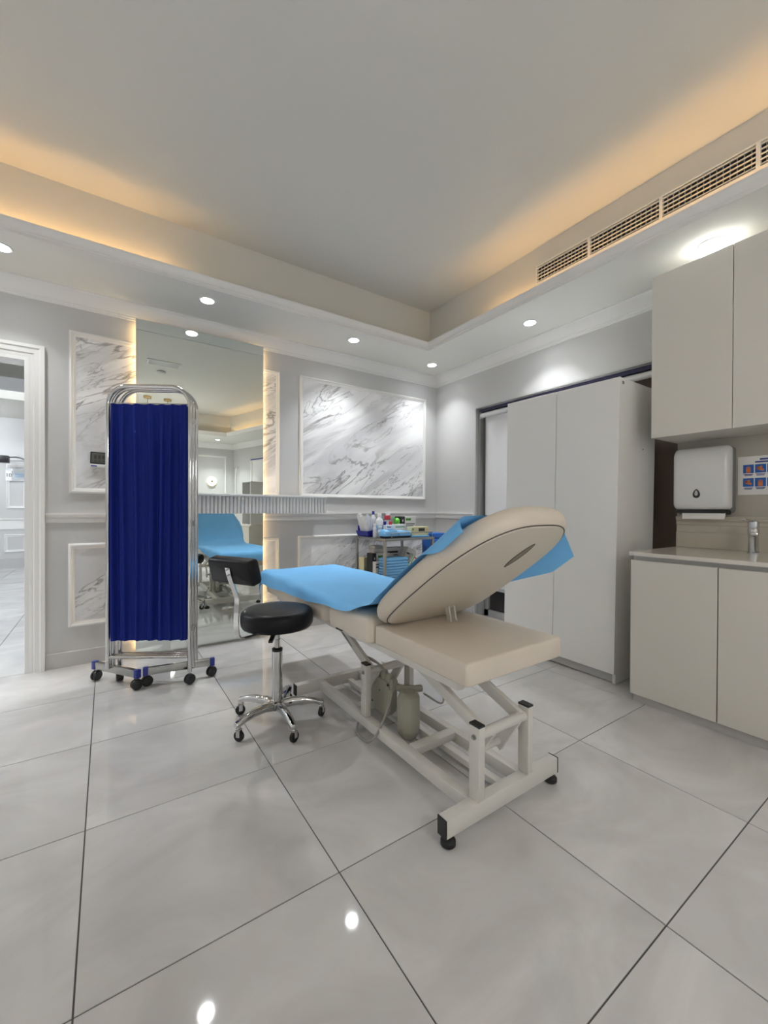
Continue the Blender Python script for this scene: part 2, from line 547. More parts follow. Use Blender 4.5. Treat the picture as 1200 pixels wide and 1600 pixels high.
cr = MB().sweep([(W2, 1.14), (W2, W1), (WL, W1), (WL, WF), CH0, CH1], CROWN)
struct(cr.build('trim_2', 'trim_paint', smooth=30), 'white crown moulding where walls meet the soffit', 'trim')
# chair rail pieces (main bead and lower fillet)
RAIL = [(0, 1.008), (0.024, 1.008), (0.024, 0.999), (0.018, 0.994), (0.014, 0.984), (0.010, 0.982), (0.010, 0.974), (0.014, 0.970), (0.012, 0.952), (0.006, 0.946), (0, 0.944)]
def rail(n, path, label):
    struct(MB().sweep(path, RAIL).build('trim_%d' % n, 'trim_paint', smooth=30), label, 'trim')
rail(3, [(0.16, W1), (-0.325, W1)], 'white dado rail between doorway and mirror')
rail(4, [(W2, RY1 + 0.01), (W2, W1), (1.085, W1)], 'white dado rail right of the mirror and round the corner')
rail(5, [(DX0 - 0.08, W1), (WL, W1), (WL, WF), CH0], 'white dado rail behind the camera')
def skirt(name, path):
    struct(MB().sweep(path, [(0, 0.0), (0.011, 0.0), (0.011, 0.095), (0.006, 0.10), (0, 0.10)]).build(name, 'base_tile'), None)
skirt('baseboard_back', [(0.16, W1), (-0.325, W1)])
skirt('baseboard_right', [(W2, RY1 + 0.01), (W2, W1), (1.085, W1)])
skirt('baseboard_left', [(DX0 - 0.08, W1), (WL, W1), (WL, WF), CH0, (2.9, -0.8)])
# door casing: jamb lining + moulded architrave
CAS = [(0, 0.0), (0, 0.012), (0.012, 0.016), (0.020, 0.016), (0.026, 0.022), (0.050, 0.024), (0.058, 0.030), (0.078, 0.030), (0.078, 0.0)]
cs = MB().sweep([(DX1, 0.0), (DX1, DZ), (DX0, DZ), (DX0, 0.0)], [(-a, b) for a, b in CAS], prof_closed=True)
cs.v = [(x, W1 - z, y) for x, y, z in cs.v]
door_1 = struct(cs.build('door_1', 'trim_paint', smooth=30), 'moulded white architrave of the open doorway', 'door frame')
jm = MB().box((DX1 - 0.022, W1 - 0.012, 0), (DX1 + 0.001, W1 + 0.135, DZ))
jm.box((DX0 - 0.001, W1 - 0.012, 0), (DX0 + 0.022, W1 + 0.135, DZ)); jm.box((DX0 + 0.0221, W1 - 0.012, DZ - 0.022), (DX1 - 0.0221, W1 + 0.135, DZ + 0.001))
jm.build('jamb', 'trim_paint', door_1)
MB().box((DX1 - 0.0235, W1 + 0.03, 0.995), (DX1 - 0.02, W1 + 0.052, 1.055)).build('strike_plate', 'steel', door_1)

# ---- hall beyond the doorway
HX0, HX1, HY = -3.0, 0.5, 9.55
hb = MB().box((HX0 - 0.1, HY, 0), (HX1 + 0.1, HY + 0.1, 3.4)).build('wall_hall_back', 'wall_paint')
struct(hb, 'panelled wall at the far end of the hall', 'wall')
def hall_frame(x0, x1, z0, z1):
    panel_frame(hb, x0, x1, z0, z1, w=0.045, y=HY, s=-1)
hall_frame(-1.44, -1.17, 1.03, 1.80); hall_frame(-1.47, -1.17, 0.27, 0.58)
hall_frame(-2.1, -1.62, 1.03, 1.80); hall_frame(-2.1, -1.62, 0.27, 0.58)
hall_frame(-1.0, -0.5, 1.03, 1.80); hall_frame(-1.0, -0.5, 0.27, 0.58)
struct(MB().box((HX0 - 0.1, W1, 0), (HX0, HY + 0.1, 3.4)).build('wall_hall_left', 'wall_paint'))
struct(MB().box((HX1, W1 + 0.1, 0), (HX1 + 0.1, HY + 0.1, 3.4)).build('wall_hall_right', 'wall_paint'))
struct(MB().box((HX0 - 0.1, W1 + 0.1, 3.3), (HX1 + 0.1, HY + 0.1, 3.4)).build('ceiling_hall', 'ceiling_paint'))
hs = MB().box((HX0, 7.9, 2.60), (HX1, HY, 2.72))
struct(hs.build('soffit_hall', 'ceiling_paint'), 'dropped soffit across the far end of the hall', 'ceiling')
hr = MB().sweep([(HX1, HY), (HX0, HY)], [(0, 0.86), (0.03, 0.86), (0.03, 0.84), (0.012, 0.82), (0.012, 0.67), (0, 0.67)])
struct(hr.build('trim_6', 'trim_paint'), 'wide white dado rail on the far hall wall', 'trim')
hr = MB().sweep([(HX1, HY), (HX0, HY)], [(0, 1.90), (0.02, 1.90), (0.02, 1.87), (0, 1.86)])
struct(hr.build('trim_7', 'trim_paint'), 'thin white picture rail on the far hall wall', 'trim')
struct(MB().box((HX0, HY - 0.015, 0), (HX1, HY, 0.155)).build('baseboard_hall', 'base_tile'))
for k, (x, y, lb) in enumerate(((-2.2, 8.7, 'added opal fill globe under the far hall soffit, out of view'), (-0.05, 5.9, 'added opal fill globe at the right side of the hall, out of view'), (-2.65, 5.6, 'added opal fill globe at the left side of the hall, out of view'))):
    z = 3.30 if k else 2.60
    t = thing('hall_fill_globe', lb, 'ceiling light', (x, y, z), group='added hall fill lights')  # unseen globes, added to brighten the hall and its ceiling
    MB().lathe([(0.07, -0.03), (0.07, 0.0)], n=24).build('base', 'white_plastic', t)
    MB().lathe([(0.0, -0.23), (0.05, -0.222), (0.09, -0.18), (0.10, -0.13), (0.085, -0.07), (0.05, -0.03)], n=24).build('globe', 'lamp_globe', t, smooth=True)
    ld = bpy.data.lights.new('lamp', 'POINT'); ld.energy = 170 if k else 70; ld.shadow_soft_size = 0.11; ld.color = (0.86, 0.92, 1.0)
    lo = bpy.data.objects.new('lamp', ld); COL.objects.link(lo); lo.parent = t; lo.location = (0, 0, -0.13)
# sign and bracket on the far hall wall
t = thing('door_sign', 'clear acrylic sign plate on the far hall wall', 'sign', (-1.31, HY - 0.02, 1.53))
MB().box((-0.13, -0.008, -0.02), (0.13, 0.0, 0.20)).build('plate', 'acrylic', t, bevel=0.003)
MB().box((-0.135, -0.014, -0.02), (-0.055, -0.008, 0.16)).build('number_tag', 'paper', t)
MB().box((-0.02, -0.010, 0.09), (0.10, -0.008, 0.105)).build('print_line', 'label_blue', t)
MB().box((-0.02, -0.010, 0.05), (0.10, -0.008, 0.062)).build('print_line', 'label_blue', t)
fc = bpy.data.curves.new('number', 'FONT'); fc.body = '10'; fc.size = 0.085; fc.align_x = 'CENTER'; fc.materials.append(MATS['print_dark'])
_tmp = bpy.data.objects.new('tmp', fc); COL.objects.link(_tmp); bpy.context.view_layer.update()
_me = bpy.data.meshes.new_from_object(_tmp); bpy.data.objects.remove(_tmp)
fo = bpy.data.objects.new('number', _me); COL.objects.link(fo); fo.parent = t; fo.location = (-0.095, -0.0155, 0.05); fo.rotation_euler = (PI / 2, 0, 0)
t = thing('wall_bracket', 'dark swing-arm bracket high on the far hall wall', 'bracket', (-1.42, HY, 1.86))
MB().box((-0.09, -0.30, -0.06), (0.05, -0.16, 0.06)).build('head', 'plastic_black', t, bevel=0.01)
MB().tube([(-0.02, -0.22, 0.02), (0.12, -0.10, 0.06), (0.28, -0.03, 0.02)], 0.012).build('arm', 'steel', t, smooth=True)
MB().box((0.23, -0.05, -0.24), (0.27, 0.0, 0.06)).build('mount', 'steel', t)

# ---- window in the recess with its blind
win = MB()
win.box((RX - 0.05, RY1 - 0.05, 0.0), (RX, RY1, RZ)); win.box((RX - 0.05, RY0, RZ - 0.05), (RX, RY1, RZ)); win.box((RX - 0.05, RY0, 0.0), (RX, RY1, 0.06))
win.box((RX - 0.05, RY0, 0), (RX, RY0 + 0.05, RZ))
window_1 = struct(win.build('window_1', 'alu'), 'tall window set in the recess behind the wardrobe', 'window')
MB().box((RX - 0.022, RY0 + 0.05, 0.06), (RX - 0.012, RY1 - 0.05, RZ - 0.05)).build('pane', 'dark_window', window_1)
MB().box((RX - 0.045, 1.52, 0.06), (RX - 0.005, 1.57, RZ - 0.05)).build('mullion', 'dark_brown', window_1)
MB().box((RX - 0.040, RY0 + 0.05, 0.06), (RX - 0.024, 1.52, RZ - 0.05)).build('brown_panel', 'dark_brown', window_1)  # plain dark brown sheet over the right part of the window
rv = MB()
for k, (a, b, c) in enumerate(((0.0, 0.030, 0.0), (0.034, 0.062, 0.004), (0.066, 0.10, 0.0))):
    rv.box((W2 + a, RY1 - 0.012 - c, 0.0), (W2 + b, RY1, RZ - 0.001))
    rv.box((W2 + a, RY0, RZ - 0.012 - c), (W2 + b, RY1 - 0.012, RZ - 0.0005))
struct(rv.build('trim_8', 'alu'), 'grey ribbed reveal lining of the window recess', 'trim')
t = thing('roller_blind', 'white roller blind hanging in the window recess', 'blind', (3.05, 2.0, 1.9))
MB().box((3.00, RY0 + 0.02, 1.985), (3.055, RY1 - 0.03, 2.012)).build('head_rail', 'rail_navy', t, world=True)
MB().tube([(3.025, RY0 + 0.03, 1.955), (3.025, RY1 - 0.035, 1.955)], 0.024, 18).build('roll', 'blind_white', t, world=True, smooth=True)
MB().box((3.046, 1.60, 0.30), (3.049, 2.765, 1.96)).build('fabric', 'blind_white', t, world=True)
MB().box((3.041, 1.60, 0.275), (3.054, 2.765, 0.305)).build('bottom_bar', 'alu', t, world=True)
MB().box((3.00, RY1 - 0.034, 1.925), (3.055, RY1 - 0.028, 1.985)).build('bracket', 'white_plastic', t, world=True)

# ================================================================== LIGHTS IN THE SOFFIT
def downlight(x, y, label, group=None, r=0.05, w=0.5):
    t = thing('downlight', label, 'downlight', (x, y, SOF), group=group)
    MB().lathe([(r * 0.80, -0.004), (r * 1.02, -0.006), (r * 1.06, -0.003), (r * 1.06, 0.0), (r * 0.80, 0.0)], n=32).build('trim_ring', 'white_plastic', t, smooth=True)
    MB().lathe([(r * 0.82, -0.0065), (r * 0.82, -0.0055)], n=28).build('lens', 'lamp_white', t)
    for part, spread in ((0.84, 96), (0.16, 140)):          # beam and weaker field of the lamp
        ld = bpy.data.lights.new('lamp', 'AREA'); ld.shape = 'DISK'; ld.size = r * 1.6; ld.energy = DOWN_W * w * part; ld.spread = R(spread)
        ld.color = (0.95, 0.975, 1.0)
        lo = bpy.data.objects.new('lamp', ld); COL.objects.link(lo); lo.parent = t; lo.location = (0, 0, -0.012 if spread < 100 else -0.013)
downlight(-0.483, 3.05, 'round recessed downlight above the doorway, cut by the left picture edge', 'recessed downlights in the soffit', w=0.28)
downlight(0.572, 3.03, 'round recessed downlight in front of the tall mirror', 'recessed downlights in the soffit', w=0.42)
downlight(1.729, 3.035, 'round recessed downlight above the right marble panel', 'recessed downlights in the soffit')
downlight(2.663, 3.118, 'round recessed downlight in the far corner of the room', 'recessed downlights in the soffit', w=0.34)
downlight(2.677, 1.994, 'round recessed downlight above the wardrobe', 'recessed downlights in the soffit', w=0.42)
downlight(2.69, 0.858, 'large glaring downlight just above the wall cabinets', 'recessed downlights in the soffit', r=0.062, w=0.16)
hid = 'recessed downlights behind the camera'
for x, y in ((2.672, -0.28), (-1.6, 3.05), (-2.8, 3.05), (-2.9, 1.9), (-2.9, 0.7), (-2.9, -0.5), (-2.9, -2.3), (-1.6, -2.3), (-0.4, -2.3), (0.8, -2.3), (1.9, -2.3)):
    downlight(x, y, 'round recessed downlight behind the camera', hid, w=(0.8 if x < -2.7 else 1.12))
# cove strips
def strip(p, q, label, w=0.012):
    o = MB().bar(p, q, w, 0.008).build('light_strip', 'led_warm')
    tag(o, label, 'light strip', 'warm cove light strips')
strip((-2.55, 2.895, SOF + 0.026), (0.36, 2.895, SOF + 0.026), 'warm light strip hidden in the cove above the mirror wall')
strip((2.452, 2.25, SOF + 0.026), (2.452, -0.15, SOF + 0.026), 'warm light strip hidden in the cove above the wardrobe')
strip((2.42, -0.35, SOF + 0.026), (2.03, -1.75, SOF + 0.026), 'warm light strip in the slanted cove behind the camera')
strip((-2.65, 2.8, SOF + 0.026), (-2.65, -1.75, SOF + 0.026), 'warm light strip in the left cove out of frame')

# ---- long air grille on the cove wall over the cabinets
GX = 2.5
t = thing('air_grille', 'long white air-conditioning grille in the ceiling cove', 'vent', (GX, 1.0, 2.61))
ys = [1.79, 1.42, 1.02, 0.62, 0.22]
Z0, Z1 = 2.615, 2.728
MB().box((GX - 0.0035, ys[-1], Z0 - 0.002), (GX - 0.0015, ys[0], Z1 + 0.002)).build('duct_opening', 'duct_dark', t, world=True)
fr = MB().box((GX - 0.024, ys[-1] - 0.01, Z0 - 0.016), (GX - 0.001, ys[0] + 0.008, Z0)).box((GX - 0.024, ys[-1] - 0.01, Z1), (GX - 0.001, ys[0] + 0.008, Z1 + 0.006))
fr.box((GX - 0.024, ys[0], Z0), (GX - 0.001, ys[0] + 0.008, Z1)).build('frame', 'trim_paint', t, world=True)
for y in ys[1:]:
    MB().box((GX - 0.024, y - 0.008, Z0), (GX - 0.001, y + 0.008, Z1)).build('divider', 'trim_paint', t, world=True)
for a, b in zip(ys[:-1], ys[1:]):
    for k in range(5):
        z = Z0 + (k + 0.5) * (Z1 - Z0) / 5
        MB().box((GX - 0.022, b + 0.008, z - 0.0015), (GX - 0.012, a - (0.008 if a != ys[0] else 0), z + 0.0015)).build('slat', 'trim_paint', t, world=True)
    nf = 15
    for k in range(1, nf):
        y = b + (a - b) * k / nf
        MB().box((GX - 0.011, y - 0.0013, Z0), (GX - 0.004, y + 0.0013, Z1)).build('fin', 'fin_grey', t, world=True)

# ================================================================== MIRROR AND SHELF
MY = 3.345
t = thing('wall_mirror', 'tall frameless mirror from floor to soffit, lit from behind', 'mirror', (0.615, MY, 0.002))
MB().box((0.167, MY, 0.004), (1.060, MY + 0.006, 2.362)).build('glass', 'mirror', t, world=True)
MB().box((0.172, MY + 0.006, 0.004), (1.055, MY + 0.016, 2.357)).build('backing', 'mirror_edge', t, world=True)
for x in (0.183, 1.044):
    MB().box((x - 0.005, MY + 0.017, 0.05), (x + 0.005, MY + 0.026, 2.34)).build('light_strip', 'led_mirror', t, world=True)
SY0, SX0, SX1 = 3.19, 0.10, 1.562
t = thing('floating_shelf', 'white floating shelf with reeded front before the mirror', 'shelf', (0.8, 3.27, 1.0))
MB().box((SX0, SY0 + 0.012, 1.006), (SX1 - 0.01, MY - 0.001, 1.132)).build('body', 'channel', t, world=True)
MB().box((SX0 - 0.005, SY0 - 0.006, 1.133), (SX1 + 0.002, MY - 0.0005, 1.152)).build('top_board', 'trim_paint', t, world=True, bevel=0.003)
pitch = 0.0275
n = int((SX1 - SX0) / pitch)
sl = MB().add(*(lambda w, dp: ([(-w, 0, 0), (-w, -dp * 0.6, 0), (-w * 0.5, -dp, 0), (w * 0.5, -dp, 0), (w, -dp * 0.6, 0), (w, 0, 0),
                               (-w, 0, 0.127), (-w, -dp * 0.6, 0.127), (-w * 0.5, -dp, 0.127), (w * 0.5, -dp, 0.127), (w, -dp * 0.6, 0.127), (w, 0, 0.127)],
                              [(0, 1, 7, 6), (1, 2, 8, 7), (2, 3, 9, 8), (3, 4, 10, 9), (4, 5, 11, 10), (5, 4, 3, 2, 1, 0), (6, 7, 8, 9, 10, 11)]))(pitch * 0.41, 0.012)).mesh('reed', 'trim_paint')
for k in range(n):
    o = bpy.data.objects.new('reed', sl); COL.objects.link(o); o.parent = t
    o.location = Vector((SX0 + pitch * (k + 0.5), SY0 + 0.012, 1.005)) - t.location
# clock stuck on the marble panel
t = thing('digital_clock', 'small black framed digital clock on the left marble panel', 'clock', (-0.03, W1 - 0.004, 1.31))
m3 = Matrix.Rotation(R(2), 3, 'Y')
def clk(name, x0, x1, z0, z1, y0, y1, mt, bev=0.0):
    MB().obox(((x0 + x1) / 2, (y0 + y1) / 2, (z0 + z1) / 2), (x1 - x0, y1 - y0, z1 - z0), m3).build(name, mt, t, bevel=bev)
clk('case', -0.062, 0.062, 0.028, 0.108, -0.022, -0.001, 'plastic_black', 0.004)
clk('screen', -0.054, 0.054, 0.036, 0.100, -0.0235, -0.021, 'lcd')
clk('base_strip', -0.064, 0.064, 0.002, 0.027, -0.022, -0.001, 'white_plastic', 0.002)
clk('maker_print', -0.058, -0.025, 0.010, 0.018, -0.0228, -0.0215, 'print_navy')
clk('button_print', 0.02, 0.045, 0.010, 0.018, -0.0228, -0.0215, 'print_dark')
for k in range(4):
    clk('digit', -0.040 + k * 0.022, -0.026 + k * 0.022, 0.062, 0.088, -0.0242, -0.0232, 'gap_dark')
    clk('digit_row', -0.040 + k * 0.022, -0.026 + k * 0.022, 0.044, 0.053, -0.0242, -0.0232, 'gap_dark')

# ================================================================== WARDROBE
t = thing('wardrobe', 'tall white two-door wardrobe standing in the window recess', 'wardrobe', (2.50, 1.262, 0.0), (0.0125, 0, 0))
WD, WW, WH = 0.462, 0.815, 1.825
b = MB().box((0.02, 0.0, 0.001), (WD, 0.018, WH)).box((0.02, WW - 0.018, 0.001), (WD, WW, WH)).box((0.02, 0.018, WH - 0.018), (WD, WW - 0.018, WH))
b.box((0.02, 0.018, 0.06), (WD, WW - 0.018, 0.078)).box((WD - 0.008, 0.018, 0.07), (WD, WW - 0.018, WH - 0.02)).build('body', 'laminate_grey', t)
MB().box((0.035, 0.018, 0.002), (0.05, WW - 0.018, 0.06)).build('plinth', 'base_tile', t)
for y0, y1 in ((-0.001, WW / 2 - 0.0018), (WW / 2 + 0.0018, WW + 0.001)):
    MB().box((0.0, y0, 0.062), (0.018, y1, WH + 0.002)).build('door', 'laminate_grey', t, bevel=0.001, seg=1)
MB().box((0.03, -0.0012, WH - 0.035), (0.052, -0.0002, WH - 0.017)).build('fitting_cap', 'grey_box', t)
for x, z in ((0.20, 0.14), (0.30, WH - 0.40)):
    MB().lathe([(0.004, 0), (0.004, 0.002)], n=10, m=Matrix.Rotation(PI / 2, 3, 'X'), c=(x, 0.0003, z)).build('screw_hole', 'gap_dark', t)

# ================================================================== BASIN UNIT
BX, BY = 2.37, 1.108
BYE = -0.50
t = thing('base_cabinet', 'white handleless base cabinet under the stone worktop', 'cabinet', (BX, 0.3, 0.0))
b = MB().box((BX + 0.02, BY - 0.018, 0.051), (W2 - 0.002, BY, 0.769)).box((BX + 0.02, BYE, 0.051), (W2 - 0.002, BYE + 0.018, 0.769))
b.box((BX + 0.02, BYE + 0.018, 0.051), (W2 - 0.02, BY - 0.018, 0.068)).box((W2 - 0.012, BYE + 0.018, 0.068), (W2 - 0.002, BY - 0.018, 0.769))
b.build('body', 'laminate', t, world=True)
MB().box((BX + 0.023, BYE, 0.0), (W2 - 0.03, BY - 0.006, 0.05)).build('plinth', 'base_tile', t, world=True)
MB().box((BX + 0.025, BYE, 0.770), (BX + 0.055, BY - 0.004, 0.796)).box((BX + 0.055, BY - 0.03, 0.770), (W2 - 0.003, BY - 0.004, 0.796)).build('finger_channel', 'channel', t, world=True)
ye = [BY + 0.003, 0.723, 0.34, -0.043, -0.42]
for a, b in zip(ye[:-1], ye[1:]):
    MB().box((BX, b + 0.0022, 0.046), (BX + 0.018, a - 0.0022, 0.773)).build('door', 'laminate', t, world=True, bevel=0.0012, seg=1)
MB().box((BX + 0.0185, BYE, 0.05), (BX + 0.0195, BY - 0.02, 0.77)).build('shadow_gap', 'gap_dark', t, world=True)
wt = MB()
hx0, hx1, hy0, hy1 = 2.50, 2.80, 0.18, 0.57
wt.box((BX - 0.012, hy1, 0.797), (W2 - 0.001, BY + 0.004, 0.817)).box((BX - 0.012, BYE, 0.797), (W2 - 0.001, hy0, 0.817))
wt.box((BX - 0.012, hy0, 0.797), (hx0, hy1, 0.817)).box((hx1, hy0, 0.797), (W2 - 0.001, hy1, 0.817))
tag(wt.build('worktop', 'quartz'), 'cream stone worktop on the base cabinet', 'worktop')
t = thing('sink', 'white basin set into the cream worktop', 'sink', (2.65, 0.375, 0.66))
sk = MB().box((hx0, hy0, 0.66), (hx1, hy1, 0.67)).box((hx0 - 0.008, hy0, 0.66), (hx0, hy1, 0.797)).box((hx1, hy0, 0.66), (hx1 + 0.008, hy1, 0.797)).box((hx0, hy0 - 0.008, 0.66), (hx1, hy0, 0.797)).box((hx0, hy1, 0.66), (hx1, hy1 + 0.008, 0.797))
sk.build('bowl', 'white_plastic', t, world=True)
MB().lathe([(0.025, 0.67), (0.025, 0.673)], c=(2.65, 0.375, 0), n=20).build('drain', 'chrome', t, world=True)
# backsplash: plain band and moulded band
sp = MB().box((W2 - 0.022, BYE, 0.818), (W2 - 0.0005, RY0 - 0.004, 0.910)).build('backsplash', 'beige_tile')
tag(sp, 'beige splashback tile band behind the tap', 'splashback')
sp = MB().sweep([(W2, BYE), (W2, RY0 - 0.004)], [(0, 0.911), (0.016, 0.911), (0.016, 0.952), (0.020, 0.956), (0.020, 0.972), (0.026, 0.984), (0.026, 0.994), (0.030, 0.998), (0.030, 1.006), (0, 1.006)])
struct(sp.build('trim_9', 'beige_tile'), 'beige moulded tile rail above the splashback', 'trim')
MB().box((W2 - 0.0008, BYE, 1.0062), (W2, RY0 - 0.001, 1.47)).build('dim_wall_band', 'wall_dim_tone', wall_right)  # same wall; the dimmer light under the cabinet is coloured in here
# tap
t = thing('tap', 'chrome single-lever basin tap on the cream worktop', 'tap', (2.80, 0.705, 0.8175))
MB().lathe([(0.026, 0), (0.026, 0.006), (0.0215, 0.010), (0.021, 0.095), (0.024, 0.106), (0.024, 0.128), (0.021, 0.134), (0.0, 0.135)], n=28).build('body', 'chrome', t, smooth=True)
MB().bar((0, 0.0, 0.100), (-0.126, -0.034, 0.108), 0.030, 0.020).build('spout', 'chrome', t, bevel=0.006)
hd = MB().lathe([(0.023, 0.136), (0.024, 0.150), (0.023, 0.168), (0.012, 0.173), (0.0, 0.174)], n=28)
hd = hd.build('handle', 'chrome', t, smooth=True)
MB().bar((0.0, 0.0, 0.165), (-0.062, 0.028, 0.178), 0.026, 0.010).build('lever', 'chrome', hd, bevel=0.003)
# wall cabinets
UX, UY, UZ0, UZ1 = 2.625, 1.122, 1.459, 2.389
t = thing('wall_cabinet', 'white handleless wall cabinet above the basin', 'cabinet', (UX, 0.4, UZ0))
ye = [UY, 0.748, 0.364, -0.02, -0.40]
MB().box((UX + 0.02, ye[-1], UZ0 + 0.002), (W2 - 0.001, UY - 0.0005, UZ1 - 0.002)).build('body', 'laminate', t, world=True)
MB().box((UX + 0.0185, ye[-1], UZ0 + 0.004), (UX + 0.0196, UY - 0.02, UZ1 - 0.004)).build('shadow_gap', 'gap_dark', t, world=True)
for a, b in zip(ye[:-1], ye[1:]):
    MB().box((UX, b + 0.0015, UZ0), (UX + 0.018, a - (0.0015 if a != UY else 0), UZ1)).build('door', 'laminate', t, world=True, bevel=0.001, seg=1)

# towel dispenser: outline in (y, z) lofted along x away from the wall
t = thing('paper_towel_dispenser', 'white plastic paper towel dispenser on the basin wall', 'dispenser', (W2, 0.96, 1.03))
def disp_loop(x, y0, y1, z0, z1, r):
    pts = []
    for cy, cz, a0 in ((y1 - r, z1 - r, 0), (y0 + r, z1 - r, 90), (y0 + r, z0 + r, 180), (y1 - r, z0 + r, 270)):
        for k in range(6):
            a = R(a0 + k * 18)
            pts.append((x, cy + r * math.cos(a), cz + r * math.sin(a)))
    return pts
dy0, dy1 = 0.826, 1.100
DXF = 2.85
bk = MB().loft([disp_loop(W2 - 0.0005, dy0, dy1 - 0.004, 1.027, 1.407, 0.02), disp_loop(2.915, dy0 - 0.001, dy1 - 0.004, 1.025, 1.409, 0.02)])
bk.build('back_plate', 'grey_box', t, world=True, smooth=True)
loops = []
for x, ins, rr, zt, zb in ((2.914, 0.0, 0.022, 1.409, 1.046), (2.890, -0.002, 0.026, 1.409, 1.046), (2.868, 0.002, 0.034, 1.399, 1.048), (2.856, 0.010, 0.040, 1.387, 1.054), (2.850, 0.024, 0.044, 1.367, 1.064)):
    loops.append(disp_loop(x, dy0 + ins, dy1 - ins, zb + ins * 0.4, zt - ins, rr))
MB().loft(loops).build('cover', 'white_plastic', t, world=True, smooth=60)
MB().loft([disp_loop(2.912, dy0 + 0.004, dy1 - 0.012, 1.018, 1.046, 0.010), disp_loop(2.866, dy0 + 0.016, dy1 - 0.018, 1.026, 1.048, 0.008)]).build('outlet', 'plastic_black', t, world=True)
dw = []
for k in range(28):
    a = 2 * PI * k / 28
    w = 0.018 * math.cos(a) * (1 - 0.28 * math.sin(a))
    dw.append((w, 0.026 * math.sin(a)))
c_y, c_z = 0.975, 1.140
drop = MB().loft([[(2.8502, c_y + a, c_z + b) for a, b in dw], [(2.847, c_y + a * 0.93, c_z + b * 0.93) for a, b in dw]]).build('level_window', 'print_dark', t, world=True)
MB().loft([[(2.8469, c_y + a * 0.45, c_z + 0.003 + b * 0.6) for a, b in dw], [(2.8462, c_y + a * 0.42, c_z + 0.003 + b * 0.56) for a, b in dw]]).build('window_inset', 'channel', drop, world=True)
MB().grid(lambda u, v: (2.868 + 0.006 * math.sin(v * 2.4) - 0.01 * v, 0.842 + 0.212 * u + 0.004 * v * (1 if u < 0.5 else -1), 1.034 - 0.042 * v), 8, 6).build('paper_sheet', 'paper', t, world=True, smooth=True)
# hand-wash poster
t = thing('hand_wash_poster', 'laminated hand-washing poster with blue picture squares', 'poster', (W2, 0.63, 1.13))
MB().box((W2 - 0.004, 0.44, 1.130), (W2 - 0.001, 0.816, 1.343)).build('sheet', 'paper', t, world=True)
for row, (z0, z1) in enumerate(((1.250, 1.297), (1.175, 1.222))):
    for k in range(6):
        y1 = 0.793 - k * 0.051; y0 = y1 - 0.046
        p = MB().box((W2 - 0.0048, y0, z0), (W2 - 0.004, y1, z1)).build('picture', 'print_blue', t, world=True)
        yc, zc = (y0 + y1) / 2, (z0 + z1) / 2
        h = MB()
        if (k + row) % 2 == 0:
            h.box((W2 - 0.0054, yc - 0.010, z0 + 0.003), (W2 - 0.0049, yc + 0.010, zc + 0.002))
            for q in range(4):
                h.box((W2 - 0.0054, yc - 0.010 + q * 0.0053, zc + 0.002), (W2 - 0.0049, yc - 0.0062 + q * 0.0053, zc + 0.010 + 0.003 * (q in (1, 2))))
        else:
            h.obox((W2 - 0.0051, yc, zc - 0.004), (0.0006, 0.030, 0.012), Matrix.Rotation(R(22), 3, 'X'))
            h.obox((W2 - 0.0051, yc + 0.004, zc + 0.006), (0.0006, 0.024, 0.010), Matrix.Rotation(R(-18), 3, 'X'))
        h.build('hand_drawing', 'print_orange', p, world=True)
        for q in range(2):
            MB().box((W2 - 0.0046, y0 + 0.003 + q * 0.004, z0 - 0.009 - q * 0.006), (W2 - 0.004, y1 - 0.003 - q * 0.004, z0 - 0.005 - q * 0.006)).build('caption', 'print_navy', t, world=True)
MB().box((W2 - 0.0046, 0.63, 1.320), (W2 - 0.004, 0.722, 1.329)).build('heading', 'print_navy', t, world=True)
MB().box((W2 - 0.0046, 0.60, 1.306), (W2 - 0.004, 0.742, 1.314)).build('heading', 'print_navy', t, world=True)

# ================================================================== TREATMENT COUCH
BO = Vector((1.145, 1.53, 0))
bed = thing('treatment_couch', 'cream electric treatment couch with raised backrest on white frame', 'couch', BO, (0, 0, R(0.6)))
PW = 'powder_white'
for Y, nm in ((-0.585, 'f'), (0.575, 'r')):
    cb = MB().box((-0.295, Y - 0.02, 0.036), (0.278, Y + 0.02, 0.094)).build('cross_bar', PW, bed, bevel=0.003)
    for x, s in ((-0.295, -1), (0.278, 1)):
        MB().box((x, Y - 0.0205, 0.0355), (x + s * 0.004, Y + 0.0205, 0.0945)).build('end_cap', 'plastic_black', cb, bevel=0.001, seg=1)
    for x in (-0.272, 0.262):
        ft = MB().lathe([(0.020, 0.0005), (0.024, 0.004), (0.024, 0.016), (0.018, 0.022), (0.010, 0.024)], c=(x, Y, 0), n=20).build('levelling_foot', 'rubber', bed, smooth=True)
        MB().lathe([(0.007, 0.022), (0.007, 0.040)], c=(x, Y, 0), n=10).build('stem', 'steel', ft)
for x, w, z0, z1 in ((-0.145, 0.036, 0.040, 0.085), (0.108, 0.036, 0.040, 0.085), (0.030, 0.030, 0.036, 0.060)):
    MB().box((x - w / 2, -0.566, z0), (x + w / 2, 0.556, z1)).build('base_rail', PW, bed, bevel=0.002)
